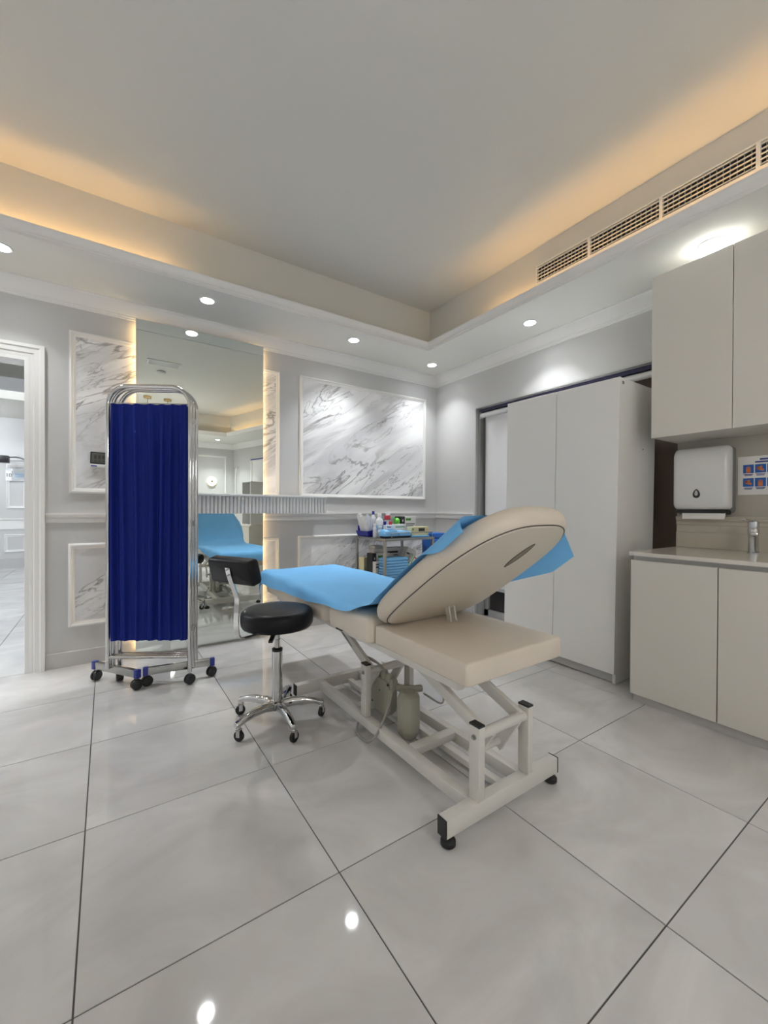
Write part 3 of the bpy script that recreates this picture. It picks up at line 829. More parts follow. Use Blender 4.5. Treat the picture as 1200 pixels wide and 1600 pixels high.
for Y, zt in ((-0.585, 0.336), (0.10, 0.322)):
    for x, s in ((-0.145, -1), (0.108, 1)):
        p = MB().box((x - 0.014, Y - 0.022, 0.086 if Y > 0 else 0.0945), (x + 0.014, Y + 0.022, zt)).build('post', PW, bed, bevel=0.002)
        MB().box((x - 0.0145, Y - 0.0225, zt - 0.002), (x + 0.0145, Y + 0.0225, zt + 0.005)).build('post_cap', 'plastic_black', p, bevel=0.001, seg=1)
        if s < 0:
            MB().lathe([(0.009, 0), (0.009, 0.004), (0.005, 0.004), (0.005, 0.009)], c=(x - 0.014, Y, zt - 0.036), n=12, m=Matrix.Rotation(-PI / 2, 3, 'Y')).build('bolt', 'steel', p)
    MB().tube([(-0.132, Y, zt - 0.036), (0.095, Y, zt - 0.036)], 0.0175, 16).build('pivot_tube', PW, bed, smooth=True)
for x in (-0.112, 0.078):
    MB().bar((x, -0.585, 0.300), (x, -0.06, 0.490), 0.020, 0.042).build('lift_arm', PW, bed, bevel=0.002)
    MB().bar((x, 0.10, 0.286), (x, 0.52, 0.478), 0.020, 0.042).build('lift_arm', PW, bed, bevel=0.002)
    MB().bar((x * 0.72, -0.585, 0.300), (x * 0.72, -0.50, 0.165), 0.016, 0.040).build('lever', PW, bed, bevel=0.002)
    MB().bar((x * 0.72, 0.10, 0.286), (x * 0.72, 0.19, 0.155), 0.016, 0.040).build('lever', PW, bed, bevel=0.002)
MB().tube([(-0.10, -0.515, 0.19), (0.070, -0.515, 0.19)], 0.011, 12).build('link_tube', PW, bed, smooth=True)
MB().tube([(-0.10, 0.18, 0.175), (0.070, 0.18, 0.175)], 0.011, 12).build('link_tube', PW, bed, smooth=True)
MB().box((-0.127, -0.25, 0.060), (0.091, -0.205, 0.090)).build('cross_beam', PW, bed, bevel=0.002)
MB().box((-0.127, 0.20, 0.045), (0.091, 0.24, 0.080)).build('cross_beam', PW, bed, bevel=0.002)
# actuator
def octo(cx, cy, w, h, c, y):
    return [(cx - w, y, cy - h + c), (cx - w + c, y, cy - h), (cx + w - c, y, cy - h), (cx + w, y, cy - h + c), (cx + w, y, cy + h - c), (cx + w - c, y, cy + h), (cx - w + c, y, cy + h), (cx - w, y, cy + h - c)]
gb = MB()
lp = [[(xx, p[0], p[2]) for p in octo(0.085, 0.165, 0.078, 0.082, 0.030, 0)] for xx in (-0.078, -0.072, -0.036, -0.030)]
sc_ = [0.94, 1.0, 1.0, 0.94]
gb.loft([[(a, 0.085 + (b - 0.085) * s, 0.165 + (c - 0.165) * s) for a, b, c in l] for l, s in zip(lp, sc_)])
gbo = gb.build('gear_housing', 'actuator_grey', bed, bevel=0.003)
for yy, zz in ((0.02, 0.235), (0.148, 0.235), (0.02, 0.118), (0.148, 0.118), (0.085, 0.19)):
    MB().lathe([(0.005, 0), (0.005, 0.003)], c=(-0.0775, yy, zz), m=Matrix.Rotation(-PI / 2, 3, 'Y'), n=8).build('screw', 'plastic_black' if yy != 0.085 else 'print_green', gbo)
mt = MB().loft([[(-0.038 + 0.052 * s * math.cos(2 * PI * k / 8 + 0.39), -0.085 + 0.052 * s * math.sin(2 * PI * k / 8 + 0.39), z) for k in range(8)] for s, z in ((0.55, 0.030), (0.92, 0.055), (1.0, 0.075), (1.0, 0.205), (0.90, 0.222), (0.6, 0.236))])
mt.build('motor', 'actuator_grey', bed, bevel=0.003)
hd = MB()
for k, (yy, zz) in enumerate(((0.115, 0.252), (0.078, 0.256), (0.040, 0.250), (0.004, 0.240))):
    hd.lathe([(0.016, -0.03), (0.018, -0.022), (0.018, 0.016), (0.012, 0.026)], c=(-0.055, yy, zz), n=14)
hd.tube([(-0.045, 0.10, 0.232), (-0.04, -0.02, 0.228), (0.01, -0.06, 0.226), (0.05, -0.065, 0.222)], 0.016, 10)
hd.build('connector_block', 'actuator_grey', bed, smooth=True)
MB().tube([(-0.05, 0.16, 0.16), (-0.02, 0.26, 0.13), (0.0, 0.33, 0.10)], 0.016, 10).build('piston', 'steel', bed, smooth=True)
for pts, r in (([(-0.12, 0.46, 0.445), (-0.122, 0.32, 0.375), (-0.11, 0.22, 0.335), (-0.085, 0.12, 0.320), (-0.065, 0.05, 0.285)], 0.005),
               ([(-0.115, 0.45, 0.440), (-0.112, 0.30, 0.362), (-0.10, 0.20, 0.325), (-0.075, 0.10, 0.308), (-0.06, 0.06, 0.28)], 0.0045),
               ([(-0.070, -0.01, 0.262), (-0.090, -0.035, 0.235), (-0.115, -0.03, 0.15), (-0.175, -0.03, 0.055), (-0.19, 0.02, 0.012), (-0.185, 0.10, 0.008), (-0.16, 0.15, 0.020), (-0.12, 0.17, 0.05), (-0.08, 0.18, 0.09)], 0.0055),
               ([(0.15, 0.02, 0.48), (0.155, -0.0, 0.38), (0.15, -0.06, 0.28), (0.155, -0.10, 0.18), (0.12, -0.12, 0.155), (0.02, -0.12, 0.225)], 0.0045)):
    MB().tube(smoothpath(pts, 5), r, 8).build('cable', 'cable_grey', bed, smooth=True)
# top frame
tf = MB().box((-0.235, -0.585, 0.468), (-0.205, 1.02, 0.494)).box((0.205, -0.585, 0.468), (0.235, 1.02, 0.494))
for Y in (-0.56, -0.1, 0.42, 1.0):
    tf.box((-0.205, Y - 0.015, 0.468), (0.205, Y + 0.015, 0.494))
tf.build('top_frame', PW, bed, bevel=0.002)
MB().tube([(-0.2365, 0.20, 0.482), (-0.246, 0.20, 0.482), (-0.246, 0.155, 0.482), (-0.2365, 0.155, 0.482)], 0.0045, 8).build('side_hook', 'plastic_black', bed)
# head slab (fixed cushion under the raised backrest)
MB().box((-0.245, -0.635, 0.4945), (0.250, -0.125, 0.570)).build('head_slab', 'vinyl_cream', bed, bevel=0.010, seg=3)
# seat and leg cushions
def cushion(x0, x1, y0, y1, z0, z1, r, taper=0.0):
    loops = []
    def loop(z, ins):
        pts = []
        rr = max(r - ins * 0.3, 0.01)
        for cx, cy, a0, sy in ((x1 - ins - rr, y1 - ins - rr, 0, 1), (x0 + ins + rr, y1 - ins - rr, 90, 1), (x0 + ins + rr, y0 + ins + rr, 180, 0), (x1 - ins - rr, y0 + ins + rr, 270, 0)):
            for k in range(7):
                a = R(a0 + k * 15)
                px, py = cx + rr * math.cos(a), cy + rr * math.sin(a)
                if taper:
                    px *= 1 - taper * max(0, (py - y0) / (y1 - y0)) ** 2
                pts.append((px, py, z))
        return pts
    h = z1 - z0
    for z, ins in ((z0, 0.012), (z0 + 0.004, 0.004), (z0 + h * 0.25, 0.0), (z0 + h * 0.6, 0.0), (z0 + h * 0.80, 0.006), (z0 + h * 0.93, 0.018), (z1, 0.045), (z1 + 0.003, 0.09)):
        loops.append(loop(z, ins))
    return MB().loft(loops)
cushion(-0.272, 0.272, -0.120, 0.245, 0.4945, 0.608, 0.030).build('seat_cushion', 'vinyl_cream', bed, smooth=50)
cushion(-0.272, 0.272, 0.250, 1.195, 0.4945, 0.622, 0.070, 0.04).build('leg_cushion', 'vinyl_cream', bed, smooth=50)
# backrest
TH = R(36.3)
HB = Vector((0, -0.140, 0.557))                       # hinge line, underside
EB = Vector((0, -math.cos(TH), math.sin(TH)))        # along the backrest
NB = Vector((0, math.sin(TH), math.cos(TH)))         # front normal
LB, HWB = 0.755, 0.290
def outline(n=72):
    pts = []
    for k in range(n):
        a = 2 * PI * k / n
        c, s_ = math.cos(a), math.sin(a)
        ex = 5.0 if s_ < 0 else 3.0
        q = (abs(c) ** ex + abs(s_) ** ex) ** (-1 / ex)
        u = c * q; v = (s_ * q + 1) / 2
        wid = HWB * (1 - 0.11 * max(0, (v - 0.35) / 0.65) ** 1.6)
        pts.append((u * wid, v * LB))
    return pts
OUT = outline()
def bpt(u, v, h):
    return tuple(Vector((u, 0, 0)) + HB + EB * v + NB * h)
def bloop(ins, h):
    return [bpt(u * (1 - ins / HWB), LB / 2 + (v - LB / 2) * (1 - ins / (LB / 2)), h) for u, v in OUT]
MB().loft([bloop(i, h) for i, h in ((0.026, 0.0), (0.020, 0.003), (0.009, 0.011), (0.002, 0.024), (0.0, 0.040), (0.003, 0.056), (0.013, 0.070), (0.034, 0.079), (0.08, 0.081))]).build('backrest', 'vinyl_cream', bed, smooth=50)
br = [o for o in bed.children if o.name.startswith('backrest')][0]
MB().loft([bloop(0.028, -0.0035), bloop(0.0245, 0.001)]).build('back_panel', 'vinyl_panel', br, smooth=True)
MB().tube(bloop(0.0225, 0.0012), 0.0022, 6, closed=True).build('seam', 'seam', br, smooth=True)
lens = []
for k in range(24):
    a = 2 * PI * k / 24
    lens.append((0.019 * math.cos(a) * abs(math.cos(a)) ** 0.4, 0.080 * math.sin(a)))
SLV = 0.545; SLU = 0.070
MB().loft([[bpt(u + SLU, SLV + v, -0.0036) for u, v in lens], [bpt(u * 0.9 + SLU, SLV + v * 0.96, -0.0044) for u, v in lens]]).build('face_slot', 'slot_cloth', br)
MB().tube([bpt(u + SLU, SLV + v, -0.0040) for u, v in lens], 0.0016, 6, closed=True).build('slot_piping', 'seam', br)
MB().tube([(-0.235, -0.128, 0.553), (0.235, -0.128, 0.553)], 0.009, 10).build('hinge_rod', 'steel', bed)
for x in (0.045, 0.075):
    MB().bar((x, -0.255, 0.571), (x, -0.240, 0.632), 0.006, 0.022).build('stop_bracket', PW, bed)
# paper drape over the couch
LEGZ = 0.632
def bed_profile():
    P = [(1.214, 0.545), (1.212, 0.600), (1.200, LEGZ - 0.008), (1.165, LEGZ), (0.9, LEGZ + 0.003), (0.6, LEGZ + 0.002), (0.26, LEGZ - 0.006), (0.10, 0.618), (0.0, 0.622)]
    a = HB + NB * 0.0865
    for t_ in (0.05, 0.12, 0.22, 0.34, 0.46, 0.57, 0.66):
        q = a + EB * t_
        P.append((q.y, q.z))
    return P
prof = [Vector((0, y, z)) for y, z in bed_profile()]
pp = smoothpath(prof, 6)
Ld = [0]
for a, b in zip(pp[:-1], pp[1:]):
    Ld.append(Ld[-1] + (b - a).length)
def prof_at(s):
    s *= Ld[-1]
    for i in range(len(pp) - 1):
        if Ld[i + 1] >= s:
            f = (s - Ld[i]) / max(1e-6, Ld[i + 1] - Ld[i])
            p = pp[i].lerp(pp[i + 1], f); tn = (pp[i + 1] - pp[i]).normalized()
            return p, Vector((0, -tn.z, tn.y)) * -1 if False else Vector((0, tn.z, -tn.y))
    return pp[-1], NB
random.seed(3)
def drape(u, v):
    p, nrm = prof_at(v)
    if nrm.z < 0:
        nrm = -nrm
    onback = max(0.0, min(1.0, (v - 0.62) / 0.06))
    foot = max(0.0, 1 - v / 0.10)
    hw = 0.277 * (1 - 0.04 * foot) * (1 - onback) + onback * (0.290 * (1 - 0.09 * max(0, (v - 0.80) / 0.2)))
    hang = 0.074 + 0.010 * math.sin(v * 9 + 0.6) - 0.055 * max(0.0, min(1.0, (v - 0.42) / 0.2))
    top = max(0.0, min(1.0, (v - 0.865) / 0.09))
    left_over = hang * (1 - onback) + onback * (-0.012 + 0.062 * top * top * (3 - 2 * top))
    right_over = 0.07 * (1 - onback) + onback * (0.03 + 0.165 * max(0, min(1, (v - 0.74) / 0.2)))
    tot = left_over + 2 * hw + right_over
    s = u * tot - left_over - hw          # signed distance across
    down = Vector((0, 0, -1)) * (1 - onback) - nrm * onback
    rad = 0.03
    def fold(e):                          # e metres past the edge -> (outwards, downwards)
        a = min(e / rad, PI / 2 * 0.96)
        o = rad * math.sin(a); dn_ = rad * (1 - math.cos(a))
        rest = max(0, e - rad * a)
        return o + rest * 0.06, dn_ + rest
    x = s; dz = 0
    edge = hw - 0.02
    if s < -edge:
        o, dz = fold(-edge - s); x = -edge - o
    elif s > edge:
        if onback > 0.5:
            e = s - edge; x = edge + e * 0.52; dz = e * 0.74; down = Vector((0, 0, -1))
        else:
            o, dz = fold(s - edge); x = edge + o
    q = Vector((x, p.y, p.z)) + down * dz
    rip = 0.0016 * math.sin(13 * u + 5 * v) + 0.0014 * math.sin(31 * v + 7 * u)
    if dz > 0.02 and s < 0:
        q.x -= 0.006 * (0.5 + 0.5 * math.sin(v * 46))
    q += nrm * (0.0035 + rip)
    return tuple(q)
dr = MB().grid(drape, 44, 110).build('drape', 'drape_blue', smooth=60)
dr.name = 'paper_drape'
dr.location = BO; dr.rotation_euler = (0, 0, R(0.6))
tag(dr, 'light blue disposable paper drape spread over the treatment couch', 'drape')

# ================================================================== STOOL
SO = Vector((0.69, 1.952, 0))
st = thing('rolling_stool', 'black round rolling stool with small backrest and chrome base', 'stool', SO)
MB().lathe([(0.100, 0.470), (0.150, 0.470), (0.163, 0.474), (0.170, 0.486), (0.1725, 0.505), (0.1725, 0.525), (0.169, 0.541), (0.160, 0.552), (0.140, 0.558), (0.08, 0.561), (0.0, 0.562)], n=56).build('seat', 'vinyl_black', st, smooth=60)
MB().lathe([(0.045, 0.452), (0.05, 0.469), (0.02, 0.4695)], n=24).build('seat_plate', 'plastic_black', st)
MB().lathe([(0.0135, 0.36), (0.0135, 0.452)], n=20).build('piston', 'chrome', st, smooth=True)
MB().lathe([(0.0132, 0.405), (0.0143, 0.406), (0.0143, 0.409), (0.0132, 0.410)], n=20).build('piston_ring', 'steel', st, smooth=True)
MB().lathe([(0.0255, 0.088), (0.0255, 0.352), (0.024, 0.360), (0.0, 0.3605)], n=28).build('column', 'chrome', st, smooth=True)
MB().lathe([(0.0258, 0.350), (0.0262, 0.362), (0.018, 0.366)], n=24).build('column_collar', 'plastic_black', st, smooth=True)
MB().lathe([(0.014, 0.062), (0.022, 0.066), (0.030, 0.075), (0.036, 0.085), (0.036, 0.105), (0.026, 0.112)], n=28).build('hub', 'chrome', st, smooth=True)
MB().bar((-0.04, -0.07, 0.458), (-0.085, -0.15, 0.446), 0.020, 0.012).build('height_lever', 'plastic_black', st, bevel=0.003)
ang0 = math.atan2(1.724 - 1.952, 0.688 - 0.69)
for k in range(5):
    a = ang0 + k * 2 * PI / 5
    dx, dy = math.cos(a), math.sin(a)
    m = rotz(a)
    prf = [(0.02, 0.108, 0.020, 0.044), (0.07, 0.115, 0.0185, 0.036), (0.13, 0.112, 0.0165, 0.030), (0.18, 0.101, 0.0155, 0.027), (0.208, 0.090, 0.0155, 0.026), (0.226, 0.086, 0.014, 0.024)]
    loops = []
    for rr, z, hw, hh in prf:
        loops.append([tuple(m @ Vector((rr, x * hw, z - hh / 2 + y * hh / 2))) for x, y in ((-1, -0.9), (1, -0.9), (1, 0.3), (0.6, 1), (-0.6, 1), (-1, 0.3))])
    leg = MB().loft(loops).build('leg', 'chrome', st, bevel=0.002)
    px, py = 0.213 * dx, 0.213 * dy
    cs = MB().lathe([(0.011, 0.050), (0.012, 0.060), (0.009, 0.066)], c=(px, py, 0), n=14)
    wa = a + (0.9 if k % 2 else 2.0)
    wm = rotz(wa); off = wm @ Vector((0.006, 0, 0))
    for s_ in (-1, 1):
        cs.obox((px + off.x, py + off.y, 0.038) + (wm @ Vector((0, s_ * 0.0105, 0))) if False else Vector((px, py, 0.038)) + off + wm @ Vector((0, s_ * 0.0105, 0)), (0.018, 0.002, 0.034), wm)
    cs.obox(Vector((px, py, 0.0525)) + off * 0.5, (0.024, 0.023, 0.003), wm)
    caster = cs.build('caster_fork', 'chrome', leg)
    am = wm @ Matrix.Rotation(PI / 2, 3, 'X')
    wc_ = Vector((px, py, 0.0245)) + off
    MB().lathe([(0.016, -0.008), (0.022, -0.0078), (0.024, -0.005), (0.024, 0.005), (0.022, 0.0078), (0.016, 0.008)], c=wc_, n=20, m=am).build('wheel', 'rubber', leg, smooth=40)
# backrest on a bent chrome strap
bd = Vector((-0.89, -0.45, 0)).normalized(); bt = Vector((0.45, -0.89, 0)).normalized()
up = Vector((0, 0, 1))
path = [(0.05, 0.463), (0.14, 0.463), (0.205, 0.466), (0.235, 0.478), (0.247, 0.505), (0.250, 0.56), (0.246, 0.64), (0.252, 0.665), (0.285, 0.745), (0.298, 0.790)]
path = [(r_, z_) for r_, z_ in path]
P3 = smoothpath([(r_, 0, z_) for r_, z_ in path], 5)
loops = []
for i, q in enumerate(P3):
    tn = (P3[min(i + 1, len(P3) - 1)] - P3[max(i - 1, 0)]).normalized()
    nr = Vector((-tn.z, 0, tn.x))
    l = []
    for s_, h_ in ((-1, -1), (1, -1), (1, 1), (-1, 1)):
        w_ = q + nr * (0.0025 * h_)
        l.append(tuple(bd * w_.x + bt * (s_ * 0.014) + up * w_.z))
    loops.append(l)
strap = MB().loft(loops).build('back_strap', 'chrome', st, smooth=40)
pm = Matrix((bt, bd, up)).transposed()
tilt = Matrix.Rotation(R(15.5), 3, bt)
pc = bd * 0.2615 + up * 0.775
loops = []
HL, HH = 0.132, 0.056
for dpt, ins in ((-0.030, 0.016), (-0.026, 0.006), (-0.016, 0.0), (0.016, 0.0), (0.024, 0.004), (0.028, 0.012)):
    l = []
    for cx, cz, a0 in ((HL - 0.016, HH - 0.016, 0), (-HL + 0.016, HH - 0.016, 90), (-HL + 0.016, -HH + 0.016, 180), (HL - 0.016, -HH + 0.016, 270)):
        for k in range(5):
            a = R(a0 + 22.5 * k)
            lx, lz = cx + 0.016 * math.cos(a), cz + 0.016 * math.sin(a)
            lx *= 1 - ins / HL; lz *= 1 - ins / HH
            l.append(tuple(pc + tilt @ (bt * lx + up * lz + bd * dpt)))
    loops.append(l)
MB().loft(loops).build('backrest', 'vinyl_black', st, smooth=50)
for z_ in (0.757, 0.782):
    rr = 0.288 + (z_ - 0.745) * 0.29 + 0.003
    MB().lathe([(0.004, 0), (0.004, 0.003), (0.002, 0.004)], c=bd * rr + up * z_, n=10, m=Matrix((bt, up, bd)).transposed()).build('screw', 'steel', strap)

# ================================================================== PRIVACY SCREEN
A = Vector((0.005, 2.907, 0)); B = Vector((0.408, 2.662, 0))
ps = thing('privacy_screen', 'folded hospital privacy screen with navy curtain and chrome frame', 'screen', ((A + B) / 2))
dirx = (B - A).normalized(); nrm = Vector((-dirx.y, dirx.x, 0))     # nrm points away from the camera
if nrm.y < 0:
    nrm = -nrm
def screen_frame(a, b, ztop, zbot_a, zbot_b, rr=0.115, rt=0.0125):
    L = (b - a).length; dx = (b - a).normalized()
    pts = [a + up * zbot_a, a + up * (ztop - rr)]
    for k in range(1, 10):
        an = PI - (PI / 2) * k / 9
        pts.append(a + dx * (rr + rr * math.cos(an)) + up * (ztop - rr + rr * math.sin(an)))
    for k in range(0, 10):
        an = PI / 2 - (PI / 2) * k / 9
        pts.append(a + dx * (L - rr + rr * math.cos(an)) + up * (ztop - rr + rr * math.sin(an)))
    pts.append(b + up * zbot_b)
    m = MB().tube(pts, rt, 14)
    return m, dx, L
ZT = 1.758
frames = [(A, B, ZT, 0.13, 0.075), (A + nrm * 0.030 + dirx * 0.010, B + nrm * 0.030 + dirx * 0.004, ZT - 0.004, 0.12, 0.10), (A + nrm * 0.060 + dirx * 0.034, B + nrm * 0.060 + dirx * 0.010, ZT - 0.008, 0.075, 0.12)]
for k, (a, b, zt, za, zb) in enumerate(frames):
    m, dx, L = screen_frame(a, b, zt, za, zb)
    fo_ = m.build('panel_frame', 'chrome', ps, world=True, smooth=True)
    MB().tube([a + up * 0.165 + dx * 0.01, b + up * 0.165 - dx * 0.01], 0.011, 12).build('bottom_rail', 'chrome', fo_, world=True, smooth=True)
    MB().tube([a + up * (zt - 0.102) + dx * 0.01, b + up * (zt - 0.102) - dx * 0.01], 0.004, 8).build('curtain_rod', 'steel', fo_, world=True)
    off = -nrm * 0.004 if k == 0 else nrm * 0.0
    def cur(u, v, a=a, dx=dx, L=L, zt=zt, off=off, k=k):
        z = zt - 0.106 - v * (1.652 - 0.262) + 0.0015 * math.sin(u * 40) * (1 if v < 0.01 else 0)
        g = 0.35 + 0.65 * min(1, v / 0.2) * min(1, (1 - v) / 0.12 + 0.45)
        ph = u * 2 * PI * 6.5 + 0.9 * math.sin(u * 9) + 0.55 * math.sin(v * 3.1 + u * 7 + k)
        am = 0.0155 * g * (0.75 + 0.35 * math.sin(u * 23 + 1 + k))
        q = a + dx * (0.016 + (L - 0.030) * u + 0.003 * math.cos(ph)) + off - nrm * (am * math.sin(ph) + (0.004 * math.sin(ph * 2.3 + 1.0)) * g)
        return (q.x, q.y, z)
    if k in (0, 1, 2):
        MB().grid(cur, 150 if k == 0 else 90, 26).build('curtain', 'curtain_blue', fo_, world=True, smooth=75)
# feet
def foot(p, q, z, label=None):
    p = Vector(p); q = Vector(q)
    fb = MB().bar(p + up * z, q + up * z, 0.026, 0.044).build('foot_bar', 'foot_steel', ps, world=True, bevel=0.003)
    d_ = (q - p).normalized()
    for e, s_ in ((p, -1), (q, 1)):
        MB().bar(e + up * z - d_ * s_ * 0.022, e + up * z + d_ * s_ * 0.006, 0.030, 0.048).build('end_cap', 'cap_blue', fb, world=True, bevel=0.003)
    return d_
def caster(c, ang, parent=ps, z1=0.075):
    c = Vector(c)
    m = rotz(ang); am = m @ Matrix.Rotation(PI / 2, 3, 'X')
    w = MB().lathe([(0.010, -0.020), (0.024, -0.019), (0.030, -0.013), (0.0305, -0.003), (0.027, -0.002), (0.027, 0.002), (0.0305, 0.003), (0.030, 0.013), (0.024, 0.019), (0.010, 0.020)], c=c + up * 0.031, n=24, m=am).build('caster', 'plastic_black', parent, world=True, smooth=40)
    MB().lathe([(0.006, 0.045), (0.006, z1)], c=c, n=10).build('caster_stem', 'steel', w, world=True)
foot((-0.062, 3.045, 0), (0.150, 2.735, 0), 0.092)
foot((0.180, 2.765, 0), (0.552, 2.715, 0), 0.090)
caster((-0.052, 3.03, 0), 0.8)
caster((0.142, 2.748, 0), 0.3)
caster((0.196, 2.770, 0), 0.2)
caster((0.540, 2.717, 0), 0.5)
caster((B.x, B.y, 0), 0.4, z1=0.09)
caster((frames[2][0].x, frames[2][0].y, 0), 1.6, z1=0.08)
for q in (A + up * 0.11, frames[1][1] + up * 0.105, frames[1][0] + up * 0.11):
    MB().tube([q + up * 0.03, q - up * 0.012], 0.014, 12).build('foot_socket', 'chrome', ps, world=True, smooth=True)
for z in (0.33, 0.95, 1.56):
    MB().obox(B + nrm * 0.018 + dirx * 0.013 + up * z, (0.006, 0.05, 0.03), Matrix((dirx, nrm, up)).transposed()).build('hinge', 'steel', ps, world=True)

# ================================================================== INSTRUMENT TROLLEY
TX, TXE, TY, TYE, TZ, TZL = 1.885, 2.42, 2.79, 3.27, 0.800, 0.47
tr = thing('instrument_trolley', 'stainless steel instrument trolley by the marble wall', 'trolley', ((TX + TXE) / 2, (TY + TYE) / 2, 0))
for x in (TX + 0.012, TXE - 0.012):
    for y in (TY + 0.012, TYE - 0.012):
        p = MB().box((x - 0.011, y - 0.011, 0.085), (x + 0.011, y + 0.011, TZ - 0.001)).build('post', 'steel', tr, world=True, bevel=0.003)
        MB().lathe([(0.012, -0.010), (0.036, -0.010), (0.038, 0), (0.036, 0.010), (0.012, 0.010)], c=(x, y, 0.0385), n=20, m=Matrix.Rotation(PI / 2, 3, 'X')).build('wheel', 'rubber', p, world=True, smooth=True)
        MB().box((x - 0.010, y - 0.014, 0.035), (x + 0.010, y - 0.011, 0.086)).box((x - 0.010, y + 0.011, 0.035), (x + 0.010, y + 0.014, 0.086)).box((x - 0.010, y - 0.014, 0.080), (x + 0.010, y + 0.014, 0.086)).build('caster_fork', 'steel', p, world=True)
for z, nm in ((TZ, 'top_tray'), (TZL, 'lower_shelf')):
    s_ = MB().box((TX, TY, z - 0.022), (TXE, TYE, z - 0.018) if False else (TXE, TYE, z - 0.002))
    s_.build(nm, 'steel', tr, world=True, bevel=0.002)
gr = smoothpath([(TXE - 0.012, TY + 0.015, TZ), (TXE - 0.012, TY + 0.015, TZ + 0.035), (TXE - 0.03, TY + 0.012, TZ + 0.042), (2.2, TY + 0.012, TZ + 0.042), (TX + 0.10, TY + 0.012, TZ + 0.042), (TX + 0.08, TY + 0.012, TZ + 0.03), (TX + 0.08, TY + 0.012, TZ)], 4)
MB().tube(gr, 0.0035, 8).build('guard_rail', 'steel', tr, world=True, smooth=True)
MB().tube([(TXE - 0.012, TY + 0.02, TZ + 0.036), (TXE - 0.012, TYE - 0.012, TZ + 0.036), (TXE - 0.012, TYE - 0.012, TZ)], 0.0035, 8).build('guard_rail', 'steel', tr, world=True, smooth=True)

def carton(name, label, c, size, ang, mt, prints=(), end=None, cat='box', group=None, tilt=None):
    t = thing(name, label, cat, c, (tilt or 0, 0, ang), group)
    w, d_, h = size
    MB().box((-w / 2, -d_ / 2, 0), (w / 2, d_ / 2, h)).build('carton', mt, t, bevel=0.0015, seg=1)
    if end:
        MB().box((-w / 2 - 0.0006, -d_ / 2 - 0.0006, 0.0005), (-w / 2 + end, d_ / 2 + 0.0006, h + 0.0006)).build('end_print', 'card_black', t)
    for (x0, x1, z0, z1, pm_) in prints:
        MB().box((x0, -d_ / 2 - 0.0012, z0), (x1, -d_ / 2 - 0.0004, z1)).build('print', pm_, t)
    return t
def bottle(name, label, c, r, h, mt, capm, capr=0.6, caph=0.025, lab=None, cat='bottle'):
    t = thing(name, label, cat, c)
    MB().lathe([(r * 0.94, 0), (r, 0.004), (r, h * 0.78), (r * 0.9, h * 0.86), (r * 0.5, h * 0.94), (r * 0.45, h)], n=22).build('body', mt, t, smooth=40)
    MB().lathe([(r * capr, h), (r * capr, h + caph * 0.9), (r * capr * 0.9, h + caph)], n=18).build('cap', capm, t, smooth=40)
    if lab:
        MB().lathe([(r * 1.01, h * lab[0]), (r * 1.01, h * lab[1])], n=22).build('label_band', lab[2], t, smooth=40)
    return t
TT = TZ - 0.001
# navy organiser with wrapped swabs
ORG = Vector((1.955, 3.165, TT))
t = thing('organiser_tray', 'navy plastic organiser tray at the left end of the trolley', 'tray', ORG)
og = MB().box((-0.052, -0.09, 0), (0.06, 0.09, 0.004))
og.add([(-0.068, -0.10, 0.05), (-0.052, -0.09, 0.002), (-0.052, 0.09, 0.002), (-0.068, 0.10, 0.05)], [(0, 1, 2, 3)])
og.box((0.056, -0.09, 0), (0.06, 0.09, 0.095)).box((-0.052, 0.086, 0), (0.06, 0.09, 0.095))
og.add([(-0.068, -0.10, 0.05), (-0.052, -0.09, 0.002), (0.06, -0.09, 0.002), (0.06, -0.09, 0.095), (0.01, -0.094, 0.085), (-0.02, -0.098, 0.055)], [(0, 1, 2, 3, 4, 5)])
og.build('tray_body', 'navy_plastic', t)
random.seed(11)
where = ['leaning far left', 'upright at the back', 'leaning forward', 'standing nearest the wall']
for k in range(14):
    f = k / 13
    ln = 0.175 + 0.03 * math.sin(k * 2.3)
    o = MB().obox((0, 0, ln / 2), (0.026 + 0.008 * (k % 3 == 0), 0.004, ln), Matrix.Identity(3)).build('wrapped_swab', 'film' if k % 3 else 'paper', bevel=0.0012, seg=1)
    o.location = ORG + Vector((-0.030 + 0.060 * ((k * 5) % 14) / 13, -0.078 + 0.155 * f, 0.006)); o.rotation_euler = (0, -0.42 + 0.55 * ((k * 5) % 14) / 13, 0)
    tag(o, 'white wrapped swab packet fanned out of the navy organiser', 'swab packet', 'wrapped swabs in the organiser')
bottle('pump_bottle', 'small white bottle in front of the navy organiser', (1.878 + 0.03, 2.975, TT), 0.016, 0.100, 'bottle_white', 'white_plastic', 0.75, 0.02)
bottle('antiseptic_bottle', 'tall clear-white bottle with blue label on the trolley', (1.985, 3.02, TT), 0.033, 0.180, 'bottle_white', 'white_plastic', 0.55, 0.025, (0.30, 0.58, 'label_blue'))
bottle('antiseptic_bottle', 'slim white bottle with violet-blue cap behind the organiser', (2.045, 3.215, TT), 0.026, 0.195, 'bottle_white', 'cap_blue', 0.5, 0.03, (0.35, 0.55, 'label_blue'))
t = thing('supply_box', 'small navy plastic box between bottles on the trolley', 'box', (2.055, 3.085, TT))
MB().box((-0.028, -0.03, 0), (0.028, 0.03, 0.125)).build('body', 'navy_plastic', t, bevel=0.004)
MB().box((-0.030, -0.032, 0.125), (0.030, 0.032, 0.133)).build('lid', 'navy_plastic', t, bevel=0.002)
bottle('saline_bottle', 'tall white bottle with wide red cap on the trolley', (2.128, 3.105, TT), 0.030, 0.148, 'bottle_white', 'print_red', 0.9, 0.040)
bottle('saline_bottle', 'short white bottle with narrow red cap on the trolley', (2.100, 3.015, TT), 0.022, 0.105, 'bottle_white', 'print_red', 0.7, 0.030)
